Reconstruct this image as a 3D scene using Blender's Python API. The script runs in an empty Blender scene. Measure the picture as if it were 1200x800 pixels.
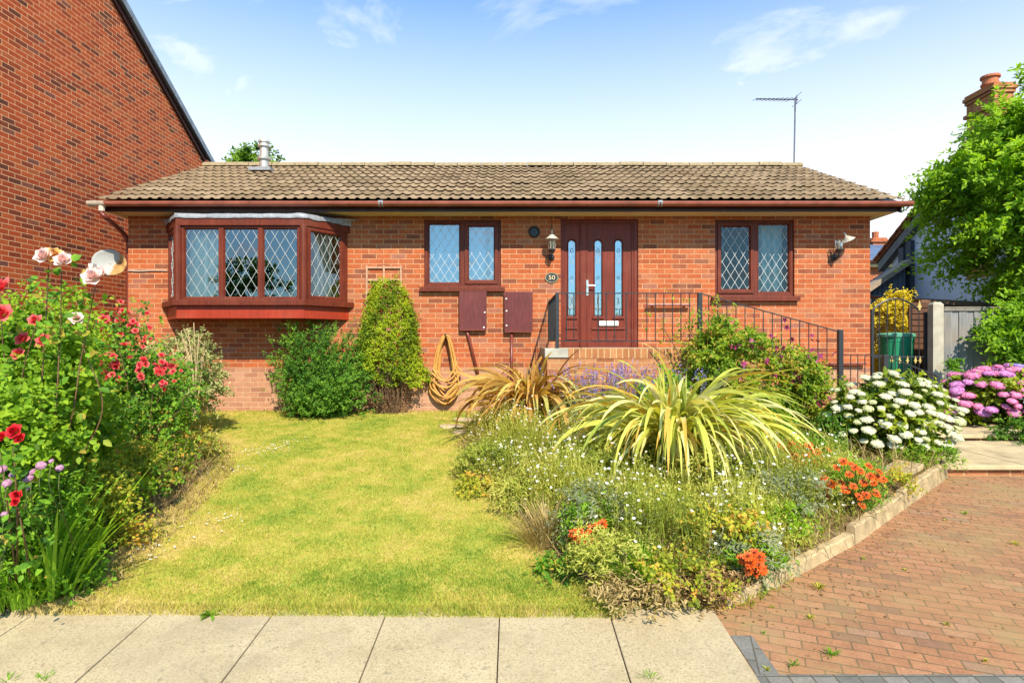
import bpy, math, random
import numpy as np
from mathutils import Vector, Matrix
rng = np.random.default_rng(11)
random.seed(11)
R = math.radians
C = bpy.context.scene.collection
F = 720.0          # focal length in pixels of the 1200 px wide photograph
CZ = 1.5           # eye height
UP = np.array((0., 0., 1.))
TOSUN = np.array((.2, -.72, .66))


def P(px, py, d):
    return np.array(((px - 600) / F * d, d, CZ - (py - 400) / F * d))


def gz(y):         # the front garden climbs gently from the pavement to the house
    return -0.224 + 0.07 * np.clip(y, 2.4, 9.35)


# ------------------------------------------------------------------ objects
def put(o, parent=None):
    C.objects.link(o)
    if parent is not None:
        o.parent = parent
        o.matrix_parent_inverse = Matrix.Translation(-parent.location) if parent.type == 'EMPTY' and parent.parent is None else Matrix()
    return o


def tag(o, label=None, cat=None, group=None, kind=None):
    for k, v in (('label', label), ('category', cat), ('group', group), ('kind', kind)):
        if v:
            o[k] = v
    return o


def thing(name, label, cat, loc=(0, 0, 0), group=None):
    o = bpy.data.objects.new(name, None)
    o.location = [float(v) for v in loc]
    o.empty_display_size = 0.1
    C.objects.link(o)
    return tag(o, label, cat, group)


class MB:
    """collects boxes, tubes, strips in world coordinates and links them as ONE mesh object"""
    def __init__(s):
        s.v, s.f, s.m = [], [], []

    def add(s, v, f, mi=0):
        b = len(s.v)
        s.v.extend([tuple(map(float, p)) for p in v])
        s.f.extend([tuple(i + b for i in q) for q in f])
        s.m.extend([mi] * len(f))
        return s

    def quad(s, a, b, c, d, mi=0):
        return s.add((a, b, c, d), ((0, 1, 2, 3),), mi)

    def box(s, lo, hi, mi=0):
        x0, y0, z0 = lo
        x1, y1, z1 = hi
        return s.add(((x0, y0, z0), (x1, y0, z0), (x1, y1, z0), (x0, y1, z0), (x0, y0, z1), (x1, y0, z1), (x1, y1, z1), (x0, y1, z1)),
                     ((3, 2, 1, 0), (4, 5, 6, 7), (0, 1, 5, 4), (1, 2, 6, 5), (2, 3, 7, 6), (3, 0, 4, 7)), mi)

    def obox(s, o, U, V, N, lo, hi, mi=0):
        """box in a local frame o + u U + v V + n N"""
        o, U, V, N = map(np.array, (o, U, V, N))
        pts = []
        for w in (lo[2], hi[2]):
            for (u, v) in ((lo[0], lo[1]), (hi[0], lo[1]), (hi[0], hi[1]), (lo[0], hi[1])):
                pts.append(o + U * u + V * v + N * w)
        return s.add(pts, ((3, 2, 1, 0), (4, 5, 6, 7), (0, 1, 5, 4), (1, 2, 6, 5), (2, 3, 7, 6), (3, 0, 4, 7)), mi)

    def beam(s, a, b, w, h, mi=0, up=(0, 0, 1)):
        a, b = np.array(a, float), np.array(b, float)
        d = b - a
        L = np.linalg.norm(d)
        d = d / L
        u = np.array(up, float)
        if abs(d @ u) > .98:
            u = np.array((0, 1., 0))
        x = np.cross(d, u); x /= np.linalg.norm(x)
        z = np.cross(x, d)
        return s.obox(a, x, z, d, (-w / 2, -h / 2, 0), (w / 2, h / 2, L), mi)

    def prism(s, poly, z0, z1, mi=0):
        n = len(poly)
        v = [(x, y, z0) for x, y in poly] + [(x, y, z1) for x, y in poly]
        f = [tuple(range(n - 1, -1, -1)), tuple(range(n, 2 * n))] + [(i, (i + 1) % n, n + (i + 1) % n, n + i) for i in range(n)]
        return s.add(v, f, mi)

    def plate(s, o, U, V, N, poly, w0, w1, mi=0):
        """polygon (u, v) extruded from w0 to w1 along N"""
        o, U, V, N = map(np.array, (o, U, V, N))
        n = len(poly)
        v = [o + U * a + V * b + N * w0 for a, b in poly] + [o + U * a + V * b + N * w1 for a, b in poly]
        f = [tuple(range(n - 1, -1, -1)), tuple(range(n, 2 * n))] + [(i, (i + 1) % n, n + (i + 1) % n, n + i) for i in range(n)]
        return s.add(v, f, mi)

    def tube(s, pts, r, n=6, mi=0, cap=True):
        pts = [np.array(p, float) for p in pts]
        rs = r if hasattr(r, '__len__') else [r] * len(pts)
        v, f = [], []
        prev = None
        for i, p in enumerate(pts):
            d = pts[min(i + 1, len(pts) - 1)] - pts[max(i - 1, 0)]
            d /= (np.linalg.norm(d) + 1e-9)
            u = np.array((0, 0, 1.)) if abs(d[2]) < .9 else np.array((0, 1., 0))
            if prev is not None:
                u = prev
            x = np.cross(u, d); x /= (np.linalg.norm(x) + 1e-9)
            y = np.cross(d, x)
            prev = y
            for k in range(n):
                a = 2 * math.pi * k / n
                v.append(p + rs[i] * (math.cos(a) * x + math.sin(a) * y))
        for i in range(len(pts) - 1):
            for k in range(n):
                f.append((i * n + k, i * n + (k + 1) % n, (i + 1) * n + (k + 1) % n, (i + 1) * n + k))
        if cap:
            f.append(tuple(range(n - 1, -1, -1)))
            f.append(tuple((len(pts) - 1) * n + k for k in range(n)))
        return s.add(v, f, mi)

    def lathe(s, c, prof, n=20, axis='z', mi=0, cap=True):
        """prof: (radius, height) rows about an axis through c"""
        c = np.array(c, float)
        v, f = [], []
        for r, h in prof:
            for k in range(n):
                a = 2 * math.pi * k / n
                q = (r * math.cos(a), r * math.sin(a), h)
                if axis == 'y':
                    q = (q[0], -h, q[1])
                v.append(c + np.array(q))
        for i in range(len(prof) - 1):
            for k in range(n):
                f.append((i * n + k, i * n + (k + 1) % n, (i + 1) * n + (k + 1) % n, (i + 1) * n + k))
        if cap:
            f.append(tuple(range(n - 1, -1, -1)))
            f.append(tuple((len(prof) - 1) * n + k for k in range(n)))
        return s.add(v, f, mi)

    def build(s, name, mats, parent=None, smooth=False, bevel=0):
        me = bpy.data.meshes.new(name)
        me.from_pydata(s.v, [], s.f)
        if not isinstance(mats, (list, tuple)):
            mats = [mats]
        for m in mats:
            me.materials.append(m)
        if len(mats) > 1:
            me.polygons.foreach_set('material_index', s.m)
        if smooth:
            me.polygons.foreach_set('use_smooth', [True] * len(s.f))
        me.update()
        o = put(bpy.data.objects.new(name, me), parent)
        if bevel:
            b = o.modifiers.new('edge', 'BEVEL')
            b.width = bevel; b.segments = 2; b.limit_method = 'ANGLE'; b.angle_limit = R(40)
        return o


class LB:
    """numpy collector for leaves, blades, petals: arrays of verts (N,k,3) with quads per element"""
    def __init__(s):
        s.v, s.f, s.a, s.m, s.n = [], [], [], [], 0

    def add(s, verts, quads, rv, mi=0):
        N, k, _ = verts.shape
        if N == 0:
            return s
        q = np.array(quads)
        idx = (np.arange(N) * k)[:, None, None] + q[None] + s.n
        s.v.append(verts.reshape(-1, 3)); s.f.append(idx.reshape(-1, 4))
        rv = np.asarray(rv, float)
        s.a.append(rv.ravel() if rv.ndim == 2 else np.repeat(rv, k))
        s.m.append(np.full(N * len(q), mi, dtype=np.int32))
        s.n += N * k
        return s

    def build(s, name, mats, parent=None, smooth=False):
        me = bpy.data.meshes.new(name)
        v = np.concatenate(s.v).astype(np.float32); f = np.concatenate(s.f).astype(np.int32)
        me.vertices.add(len(v)); me.vertices.foreach_set('co', v.ravel())
        me.loops.add(f.size); me.loops.foreach_set('vertex_index', f.ravel())
        me.polygons.add(len(f)); me.polygons.foreach_set('loop_start', np.arange(0, f.size, 4, dtype=np.int32))
        at = me.attributes.new('rv', 'FLOAT', 'POINT')
        at.data.foreach_set('value', np.concatenate(s.a).astype(np.float32))
        if not isinstance(mats, (list, tuple)):
            mats = [mats]
        for m in mats:
            me.materials.append(m)
        me.polygons.foreach_set('material_index', np.concatenate(s.m))
        if smooth:
            me.polygons.foreach_set('use_smooth', [True] * len(f))
        me.update(calc_edges=True)
        return put(bpy.data.objects.new(name, me), parent)


def nrm(a):
    return a / (np.linalg.norm(a, axis=-1, keepdims=True) + 1e-9)


def runit(n):
    return nrm(rng.normal(size=(n, 3)))


def leaves(lb, c, ax, up, L, W, rv, fold=.18, droop=.15, mi=0):
    """pointed oval leaves, folded along the midrib and drooping at the tip"""
    n = len(c)
    if n == 0:
        return
    L = np.broadcast_to(np.asarray(L, float), (n,))[:, None]
    W = np.broadcast_to(np.asarray(W, float), (n,))[:, None]
    ax = nrm(ax)
    sd = nrm(np.cross(ax, up))
    nn = np.cross(sd, ax)
    tip = c + ax * L - nn * droop * L
    m1 = c + ax * L * .33 + nn * W * .0
    m2 = c + ax * L * .70 - nn * droop * L * .4
    v = np.stack([c, m1 - sd * W * .46 + nn * W * fold, m2 - sd * W * .36 + nn * W * fold * .8, tip,
                  m2 + sd * W * .36 + nn * W * fold * .8, m1 + sd * W * .46 + nn * W * fold], axis=1)
    lb.add(v, ((0, 5, 4, 3), (3, 2, 1, 0)), rv, mi)


def blades(lb, base, az, L, W, a0, a1, rv, k=8, pw=1.3, keel=.2, twist=0., mi=0, dead=0.):
    """arching strap leaves: az heading, a0 -> a1 elevation along the blade"""
    n = len(base)
    t = np.linspace(0, 1, k + 1)
    ang = a0[:, None] + (a1 - a0)[:, None] * t[None] ** pw
    h = np.stack([np.cos(az), np.sin(az), np.zeros(n)], 1)
    st = (L / k)[:, None]
    dh = np.cos(ang) * st; dz = np.sin(ang) * st
    H = np.concatenate([np.zeros((n, 1)), np.cumsum(dh[:, :-1], 1)], 1)
    Z = np.concatenate([np.zeros((n, 1)), np.cumsum(dz[:, :-1], 1)], 1)
    c = base[:, None, :] + h[:, None, :] * H[..., None] + UP * Z[..., None]
    sd = np.stack([-np.sin(az), np.cos(az), np.zeros(n)], 1)[:, None, :]
    tang = h[:, None, :] * np.cos(ang)[..., None] + UP * np.sin(ang)[..., None]
    nn = np.cross(np.broadcast_to(sd, tang.shape), tang) * -1
    tw = (twist * rng.normal(size=n))[:, None] * t[None]
    sdt = sd * np.cos(tw)[..., None] + nn * np.sin(tw)[..., None]
    w = W[:, None] * (0.55 + 0.45 * np.minimum(t / .3, 1))[None] * np.clip((1 - t) / .45, 0, 1)[None] ** .6 * .5
    w = w + .0006
    l = c - sdt * w[..., None] + nn * (keel * w)[..., None]
    r = c + sdt * w[..., None] + nn * (keel * w)[..., None]
    v = np.stack([l, c, r], 2).reshape(n, (k + 1) * 3, 3)
    q = []
    for i in range(k):
        q += [(3 * i, 3 * i + 1, 3 * i + 4, 3 * i + 3), (3 * i + 1, 3 * i + 2, 3 * i + 5, 3 * i + 4)]
    if dead:                       # some leaves have withered tips
        s0 = np.where(rng.uniform(size=n) < dead, rng.uniform(.45, .95, n), 2.)
        rv = np.where(t[None] > s0[:, None], 1., np.clip(rv[:, None] + .12 * rng.normal(size=(n, 1)) * t[None], 0, .9))
        rv = np.repeat(rv, 3, axis=1)
    lb.add(v, q, rv, mi)


def sprays(lb, p, d, ln, per, L, W, rvc, spread=.9, sag=.25, rvs=.2, upw=.7, mi=0, jit=.02):
    """leafy twigs: leaves set alternately along short shoots"""
    n = len(p)
    t = rng.uniform(.05, 1., (n, per))
    d = nrm(d)
    pos = p[:, None, :] + d[:, None, :] * (ln[:, None] * t)[..., None]
    pos[..., 2] -= sag * ln[:, None] * t * t
    pos += rng.normal(size=pos.shape) * jit
    rnd = runit(n * per).reshape(n, per, 3)
    sd = nrm(np.cross(np.broadcast_to(d[:, None, :], rnd.shape), rnd))
    ax = d[:, None, :] * .6 + sd * spread + rnd * .15
    up = TOSUN * upw * 1.55 + runit(n * per).reshape(n, per, 3) * .6 + d[:, None, :] * .15     # leaves turn to the light
    rv = np.clip(rvc[:, None] + rng.normal(size=(n, per)) * rvs, 0, 1)
    s = rng.uniform(.6, 1.15, n * per) * (1.1 - .35 * t.reshape(-1))
    leaves(lb, pos.reshape(-1, 3), ax.reshape(-1, 3), up.reshape(-1, 3), L * s, W * s, rv.reshape(-1), mi=mi)


def lumps(c, rad, n, inner=.35):
    """clump centres spread through an ellipsoid, more of them near its skin"""
    u = runit(n)
    r = rng.uniform(inner, 1., n) ** .55
    return np.array(c) + u * np.array(rad) * r[:, None], u


def shrub(name_parent, c, rad, nlump, lump_r, per_lump, per, spray, L, W, leafmat, stemmat=None, base=None, rvlo=.1, rvhi=.9,
          zmin=None, up=.45, sag=.2, part='foliage', nstem=0, jit=.012, stem_r=.012, keep=None, spread=.9, cut=None):
    """a crown of leafy twigs grown in clumps round branch ends"""
    lb = LB()
    lc, u = lumps(c, rad, nlump)
    if cut is not None:
        k = cut(lc); lc, u = lc[k], u[k]
    n = len(lc) * per_lump
    cc = np.repeat(lc, per_lump, 0); uu = np.repeat(u, per_lump, 0)
    lr = np.repeat(lump_r * rng.uniform(.6, 1.3, len(lc)), per_lump)
    dirs = runit(n)
    p = cc + dirs * lr[:, None] * rng.uniform(.2, 1, n)[:, None] * .8
    d = dirs * .8 + uu * .6 + UP * up + runit(n) * .3
    rvc = np.repeat(rng.uniform(rvlo, rvhi, len(lc)), per_lump) + rng.normal(size=n) * .08
    if zmin is not None:
        k = p[:, 2] > zmin
        p, d, rvc = p[k], d[k], rvc[k]
    if keep is not None:
        k = keep(p)
        p, d, rvc = p[k], d[k], rvc[k]
    ln = spray * rng.uniform(.5, 1.4, len(p))
    sprays(lb, p, d, ln, per, L, W, rvc, sag=sag, jit=jit, spread=spread)
    fo = lb.build(part, leafmat, name_parent)
    if stemmat is not None and nstem:
        m = MB()
        b = np.array(base)
        pick = rng.choice(len(lc), min(nstem, len(lc)), replace=False)
        for i in pick:
            e = lc[i]
            mid = b * .45 + e * .55 + rng.normal(size=3) * .12 * np.array(rad) + np.array((0, 0, -.1 * rad[2]))
            q0 = b + rng.normal(size=3) * np.array((.05, .05, 0))
            pts = [q0 * (1 - t) ** 2 + 2 * mid * t * (1 - t) + e * t * t for t in np.linspace(0, 1, 6)]
            m.tube(pts, [stem_r * (1 - .75 * t) for t in np.linspace(0, 1, 6)], 5)
        m.build('stems', stemmat, name_parent, smooth=True)
    return fo


def curve(pts, n=16):
    """smooth polyline through points"""
    pts = [np.array(p, float) for p in pts]
    q = [2 * pts[0] - pts[1]] + pts + [2 * pts[-1] - pts[-2]]
    out = []
    for i in range(1, len(q) - 2):
        for t in np.linspace(0, 1, n, endpoint=False):
            a, b, c, d = q[i - 1:i + 3]
            out.append(.5 * (2 * b + (c - a) * t + (2 * a - 5 * b + 4 * c - d) * t * t + (3 * b - a - 3 * c + d) * t ** 3))
    out.append(pts[-1])
    return out


# ------------------------------------------------------------------ materials
class NT:
    def __init__(s, name):
        s.mat = bpy.data.materials.new(name)
        s.mat.use_nodes = True
        s.t = s.mat.node_tree
        s.t.nodes.clear()
        s.out = s.n('ShaderNodeOutputMaterial')
        s.pos = s.n('ShaderNodeNewGeometry').outputs['Position']

    def n(s, typ, inputs=None, **props):
        nd = s.t.nodes.new(typ)
        for k, v in props.items():
            setattr(nd, k, v)
        for k, v in (inputs or {}).items():
            s.set(nd, k, v)
        return nd

    def set(s, nd, k, v):
        if isinstance(v, bpy.types.NodeSocket):
            s.t.links.new(v, nd.inputs[k])
        else:
            if isinstance(v, tuple) and len(v) == 3 and nd.inputs[k].type == 'RGBA':
                v = v + (1,)
            nd.inputs[k].default_value = v

    def noise(s, scale, detail=4, rough=.55, vec=None, dist=0.):
        return s.n('ShaderNodeTexNoise', {'Vector': vec or s.pos, 'Scale': scale, 'Detail': detail, 'Roughness': rough, 'Distortion': dist}).outputs['Fac']

    def ramp(s, fac, stops, interp='LINEAR'):
        r = s.n('ShaderNodeValToRGB', {'Fac': fac})
        cr = r.color_ramp
        cr.interpolation = interp
        while len(cr.elements) < len(stops):
            cr.elements.new(.5)
        for e, (p, c) in zip(cr.elements, stops):
            e.position = p
            e.color = (c, c, c, 1) if not hasattr(c, '__len__') else tuple(c) + (1,)
        return r.outputs['Color']

    def mix(s, fac, a, b, blend='MIX'):
        m = s.n('ShaderNodeMix', data_type='RGBA', blend_type=blend)
        for sock, v in ((m.inputs[0], fac), (m.inputs[6], a), (m.inputs[7], b)):
            if isinstance(v, bpy.types.NodeSocket):
                s.t.links.new(v, sock)
            else:
                sock.default_value = v if not hasattr(v, '__len__') else tuple(v) + (1,)
        return m.outputs[2]

    def math(s, op, a, b=0., c=0.):
        m = s.n('ShaderNodeMath', {0: a, 1: b, 2: c}, operation=op)
        return m.outputs[0]

    def bump(s, h, strength=.3, dist=.01):
        return s.n('ShaderNodeBump', {'Height': h, 'Strength': strength, 'Distance': dist}).outputs['Normal']

    def done(s, color, rough=.7, spec=.3, normal=None, metal=0., extra=None):
        b = s.n('ShaderNodeBsdfPrincipled', {'Base Color': color, 'Roughness': rough, 'Specular IOR Level': spec, 'Metallic': metal})
        if normal is not None:
            s.set(b, 'Normal', normal)
        s.t.links.new(b.outputs[0], s.out.inputs[0])
        s.bsdf = b
        return s.mat

    def uv(s, axis, rot=0., off=(0, 0, 0)):
        sp = s.n('ShaderNodeSeparateXYZ', {0: s.pos})
        i = {'x': 0, 'y': 1, 'z': 2}
        cb = s.n('ShaderNodeCombineXYZ', {0: sp.outputs[i[axis[0]]], 1: sp.outputs[i[axis[1]]]})
        mp = s.n('ShaderNodeMapping', {'Vector': cb.outputs[0], 'Location': off, 'Rotation': (0, 0, rot)})
        return mp.outputs[0]


def plain(name, col, rough=.6, spec=.3, metal=0., var=.25, scale=8., bump=.0, bscale=60., detail=5):
    """a surface with its own uneven tone and grain"""
    k = NT(name)
    f = k.noise(scale, detail)
    c = k.ramp(f, ((.25, tuple(x * (1 - var) for x in col)), (.75, tuple(min(1, x * (1 + var)) for x in col))))
    n = k.bump(k.noise(bscale, 3), bump, .004) if bump else None
    r = k.math('MULTIPLY_ADD', k.noise(scale * 2.3, 3), .25, rough - .12)
    return k.done(c, r, spec, n, metal)


def brick(name, axis, palette, mortar, w=.225, h=.075, m=.010, off=.5, rot=0., shift=(0, 0, 0), bump=.6, rough=.85, stain=.0, stainc=(.2, .1, .05), wob=.0016, mossy=None):
    k = NT(name)
    uv = k.uv(axis, rot, shift)
    nz = k.n('ShaderNodeTexNoise', {'Vector': uv, 'Scale': 35., 'Detail': 3.})
    sub = k.n('ShaderNodeVectorMath', {0: nz.outputs['Color'], 1: (.5, .5, .5)}, operation='SUBTRACT').outputs[0]
    mul = k.n('ShaderNodeVectorMath', {0: sub, 'Scale': wob * 4}, operation='SCALE').outputs[0]
    uvw = k.n('ShaderNodeVectorMath', {0: uv, 1: mul}, operation='ADD').outputs[0]
    b = k.n('ShaderNodeTexBrick', {'Vector': uvw, 'Color1': (0, 0, 0), 'Color2': (1, 1, 1), 'Mortar': (0, 0, 0), 'Scale': 1., 'Mortar Size': m / 2,
                                   'Mortar Smooth': .15, 'Bias': 0., 'Brick Width': w, 'Row Height': h}, offset=off)
    col = k.ramp(b.outputs['Color'], palette)
    # burnt marks and grain inside each brick
    g = k.noise(70., 5, .65, uv)
    col = k.mix(k.ramp(g, ((.35, 0.), (.75, .55))), col, tuple(x * .55 for x in palette[0][1]), 'MIX')
    g2 = k.noise(14., 4, .6, uv)
    col = k.mix(.5, col, k.ramp(g2, ((.3, .72), (.7, 1.25))), 'MULTIPLY')
    mc = k.mix(.6, mortar, k.ramp(k.noise(25., 4, .6, uv), ((.3, .6), (.7, 1.2))), 'MULTIPLY')
    c = k.mix(b.outputs['Fac'], col, mc)
    if stain:
        c = k.mix(k.math('MULTIPLY', k.ramp(k.noise(1.3, 5, .6), ((.45, 0.), (.7, 1.))), stain), c, stainc)
    if mossy:
        c = k.mix(k.math('MULTIPLY', k.ramp(k.noise(2.2, 6, .7), ((.5, 0.), (.68, 1.))), mossy[1]), c, mossy[0])
    hgt = k.math('SUBTRACT', k.math('MULTIPLY', g, .35), b.outputs['Fac'])
    return k.done(c, rough, .2, k.bump(hgt, bump, .006))


def leafmat(name, dark, mid, light, trans=.35, rough=.5, spec=.35, tint=(1.15, 1.1, .45), warm=None):
    k = NT(name)
    a = k.n('ShaderNodeAttribute', attribute_name='rv').outputs['Fac']
    st = ((.0, dark), (.5, mid), (1., light)) if warm is None else ((.0, dark), (.45, mid), (.85, light), (1., warm))
    c = k.ramp(a, st)
    c = k.mix(.6, c, k.ramp(k.noise(40., 3), ((.3, .75), (.7, 1.2))), 'MULTIPLY')
    p = k.n('ShaderNodeBsdfPrincipled', {'Base Color': c, 'Roughness': rough, 'Specular IOR Level': spec})
    t = k.n('ShaderNodeBsdfTranslucent', {'Color': k.mix(1., c, tint, 'MULTIPLY')})
    m = k.n('ShaderNodeMixShader', {0: trans, 1: p.outputs[0], 2: t.outputs[0]})
    k.t.links.new(m.outputs[0], k.out.inputs[0])
    return k.mat


def glass(name, refl=.3, tint=(.75, .85, .9), rough=.0):
    k = NT(name)
    fr = k.n('ShaderNodeFresnel', {'IOR': 1.5}).outputs[0]
    fac = k.math('ADD', k.math('MULTIPLY', fr, .9), refl)
    wav = k.bump(k.noise(1.5, 2), .03, .01)
    g = k.n('ShaderNodeBsdfGlossy', {'Color': (.95, .97, 1), 'Roughness': rough, 'Normal': wav})
    t = k.n('ShaderNodeBsdfTransparent', {'Color': tint})
    m = k.n('ShaderNodeMixShader', {0: fac, 1: t.outputs[0], 2: g.outputs[0]})
    k.t.links.new(m.outputs[0], k.out.inputs[0])
    return k.mat


def foliage(name, dark, mid, light, trans=.35, rough=.5, spec=.35, tint=(1.15, 1.1, .45), warm=None, g=1.75):
    """living leaves: let more light through than petals do"""
    up = lambda c: tuple(min(.75, x * g) for x in c) if c is not None else None
    return leafmat(name, up(dark), up(mid), up(light), min(.55, trans + .10), .55, .2, tint, up(warm))
# ------------------------------------------------------------------ world, sun, camera
SUN = np.array((.28, -1.0, .98))
sc = bpy.context.scene
w = bpy.data.worlds.new('World'); sc.world = w; w.use_nodes = True
wt = w.node_tree; wt.nodes.clear()


def wn(typ, ins=None, **pr):
    n = wt.nodes.new(typ)
    for k, v in pr.items():
        setattr(n, k, v)
    for k, v in (ins or {}).items():
        if isinstance(v, bpy.types.NodeSocket):
            wt.links.new(v, n.inputs[k])
        else:
            n.inputs[k].default_value = v
    return n


el = math.atan2(SUN[2], math.hypot(SUN[0], SUN[1]))
sky = wn('ShaderNodeTexSky', sky_type='NISHITA', sun_disc=False, sun_elevation=el, sun_rotation=math.atan2(SUN[0], SUN[1]), altitude=50,
         air_density=1.0, dust_density=.9, ozone_density=2.5)
tc = wn('ShaderNodeTexCoord')
sp = wn('ShaderNodeSeparateXYZ', {0: tc.outputs['Generated']})
# a thin cloud deck overhead: direction projected onto a plane, so that it closes up towards the horizon
zz = wn('ShaderNodeMath', {0: sp.outputs[2], 1: .10}, operation='ADD').outputs[0]
zm = wn('ShaderNodeMath', {0: zz, 1: .03}, operation='MAXIMUM').outputs[0]
ux = wn('ShaderNodeMath', {0: sp.outputs[0], 1: zm}, operation='DIVIDE').outputs[0]
uy = wn('ShaderNodeMath', {0: sp.outputs[1], 1: zm}, operation='DIVIDE').outputs[0]
cv = wn('ShaderNodeCombineXYZ', {0: ux, 1: uy}).outputs[0]
n1 = wn('ShaderNodeTexNoise', {'Vector': cv, 'Scale': 1.9, 'Detail': 7., 'Roughness': .58, 'Distortion': .5}).outputs['Fac']
cl = wn('ShaderNodeMapRange', {0: n1, 1: .475, 2: .67, 3: 0., 4: 1.}).outputs[0]
veil = wn('ShaderNodeMapRange', {0: zz, 1: .64, 2: .33, 3: .02, 4: 1.}).outputs[0]     # more air and cloud seen edge-on near the horizon
veil = wn('ShaderNodeMath', {0: veil, 1: 1.1}, operation='POWER').outputs[0]
fb = wn('ShaderNodeMapRange', {0: sp.outputs[1], 1: -.35, 2: .45, 3: .22, 4: 1.}).outputs[0]     # the white bank lies beyond the house; behind the camera the sky is clear
veil = wn('ShaderNodeMath', {0: veil, 1: fb}, operation='MULTIPLY').outputs[0]
m1 = wn('ShaderNodeMath', {0: cl, 1: .7}, operation='MULTIPLY').outputs[0]
mx = wn('ShaderNodeMath', {0: m1, 1: veil}, operation='MAXIMUM', use_clamp=True).outputs[0]
skc = wn('ShaderNodeMix', data_type='RGBA', blend_type='MULTIPLY')
skc.inputs[0].default_value = 1.
wt.links.new(sky.outputs[0], skc.inputs[6]); skc.inputs[7].default_value = (1.15, 2.35, 2.95, 1)
mixc = wn('ShaderNodeMix', data_type='RGBA')
wt.links.new(mx, mixc.inputs[0]); wt.links.new(skc.outputs[2], mixc.inputs[6]); mixc.inputs[7].default_value = (11.6, 12.1, 12.6, 1)
bg = wn('ShaderNodeBackground', {'Color': mixc.outputs[2], 'Strength': .059})
wo = wn('ShaderNodeOutputWorld', {'Surface': bg.outputs[0]})

sun = bpy.data.lights.new('sun', 'SUN'); sun.energy = 5.0; sun.angle = R(.53); sun.color = (1., .90, .74)
so = bpy.data.objects.new('sun', sun); C.objects.link(so)
so.rotation_euler = Vector(tuple(SUN)).to_track_quat('Z', 'Y').to_euler()
so.location = (3, -6, 10)

cam = bpy.data.cameras.new('camera'); cam.sensor_width = 36; cam.lens = 36 * F / 1200; cam.clip_start = .05; cam.clip_end = 2000
co = bpy.data.objects.new('camera', cam); C.objects.link(co)
co.location = (0, 0, CZ); co.rotation_euler = (R(90), 0, 0); sc.camera = co
sc.view_settings.view_transform = 'Standard'; sc.view_settings.look = 'None'; sc.view_settings.exposure = .74; sc.view_settings.gamma = 1
sc.cycles.max_bounces = 8; sc.cycles.transparent_max_bounces = 12
sc.cycles.use_denoising = True
sc.cycles.sample_clamp_indirect = 8

# ------------------------------------------------------------------ materials of the buildings
ORANGE = ((.0, (.17, .056, .032)), (.08, (.27, .072, .032)), (.25, (.38, .086, .027)), (.55, (.44, .106, .033)), (.8, (.47, .13, .044)), (.93, (.40, .14, .065)), (1., (.30, .11, .075)))
M_brick = brick('orange_brick', 'xz', ORANGE, (.52, .30, .16), shift=(.04, .02, 0), stain=.22, stainc=(.30, .10, .045), mossy=((.50, .26, .15), .22))
M_brick_side = brick('orange_brick_side', 'yz', ORANGE, (.50, .28, .15))
M_plinth = brick('pale_plinth_brick', 'xz', ((.0, (.30, .13, .08)), (.4, (.42, .19, .105)), (1., (.47, .24, .14))), (.52, .33, .2), shift=(.04, .02, 0), stain=.3, stainc=(.5, .35, .23))
M_porch = brick('porch_brick', 'xz', ((.0, (.26, .09, .04)), (.4, (.40, .14, .055)), (1., (.45, .19, .085))), (.52, .32, .15), shift=(.1, .03, 0), stain=.4, stainc=(.36, .22, .1))
M_porch_side = brick('porch_brick_side', 'yz', ((.0, (.26, .09, .04)), (.4, (.40, .14, .055)), (1., (.45, .19, .085))), (.52, .32, .15))
M_soldier = brick('soldier_brick', 'xz', ((.0, (.27, .10, .045)), (.4, (.40, .155, .055)), (1., (.46, .22, .09))), (.55, .36, .18), w=.075, h=2., m=.011, off=0, shift=(0, -.5, 0))
M_neigh = brick('dark_red_brick', 'yz', ((.0, (.14, .046, .028)), (.12, (.28, .056, .024)), (.32, (.45, .074, .022)), (.62, (.55, .092, .024)), (.88, (.60, .125, .034)), (.96, (.46, .13, .042)), (1., (.22, .08, .06))), (.74, .40, .20), m=.0115, stain=.2, stainc=(.42, .075, .025))
M_neigh_front = brick('dark_red_brick_front', 'xz', ((.0, (.1, .05, .045)), (.5, (.36, .08, .03)), (1., (.4, .13, .05))), (.6, .4, .26))
M_wood = None


def rosewood(name, base, dark, gloss=.35):
    k = NT(name)
    v = k.n('ShaderNodeMapping', {'Vector': k.pos, 'Scale': (22., 22., 1.6)}).outputs[0]
    g = k.noise(2.2, 5, .6, v)
    c = k.ramp(g, ((.3, dark), (.7, base)))
    c = k.mix(.35, c, k.ramp(k.noise(3., 4), ((.3, .6), (.7, 1.3))), 'MULTIPLY')
    c = k.mix(k.ramp(k.noise(2.2, 6, .7), ((.52, 0.), (.75, .16))), c, (.30, .14, .09))      # chalky fading
    return k.done(c, gloss, .25, k.bump(g, .08, .002))


M_rose = rosewood('rosewood_frame', (.155, .027, .010), (.082, .015, .007), .5)
M_apron = rosewood('red_apron_board', (.33, .036, .014), (.24, .026, .011), .45)
M_door = rosewood('rosewood_door', (.175, .028, .012), (.10, .016, .008), .48)
M_box = rosewood('faded_box_door', (.155, .036, .030), (.085, .022, .022), .4)
M_fascia = rosewood('brown_fascia', (.05, .017, .012), (.035, .012, .009), .35)
M_gutter = plain('brown_gutter', (.25, .075, .045), .4, .35, var=.32, scale=5., detail=8)
M_pipe = plain('brown_pipe', (.16, .032, .02), .35, .45, var=.2, scale=4.)
M_soffit = plain('cream_soffit', (.62, .50, .27), .55, .3, var=.08)
M_lead = plain('grey_lead', (.26, .265, .28), .5, .4, metal=.2, var=.3, scale=14., bump=.35, bscale=22.)
M_black = plain('black_iron', (.018, .018, .02), .42, .5, var=.3, scale=30., bump=.1)
M_white = plain('white_trim', (.75, .74, .70), .4, .4, var=.06)
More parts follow.
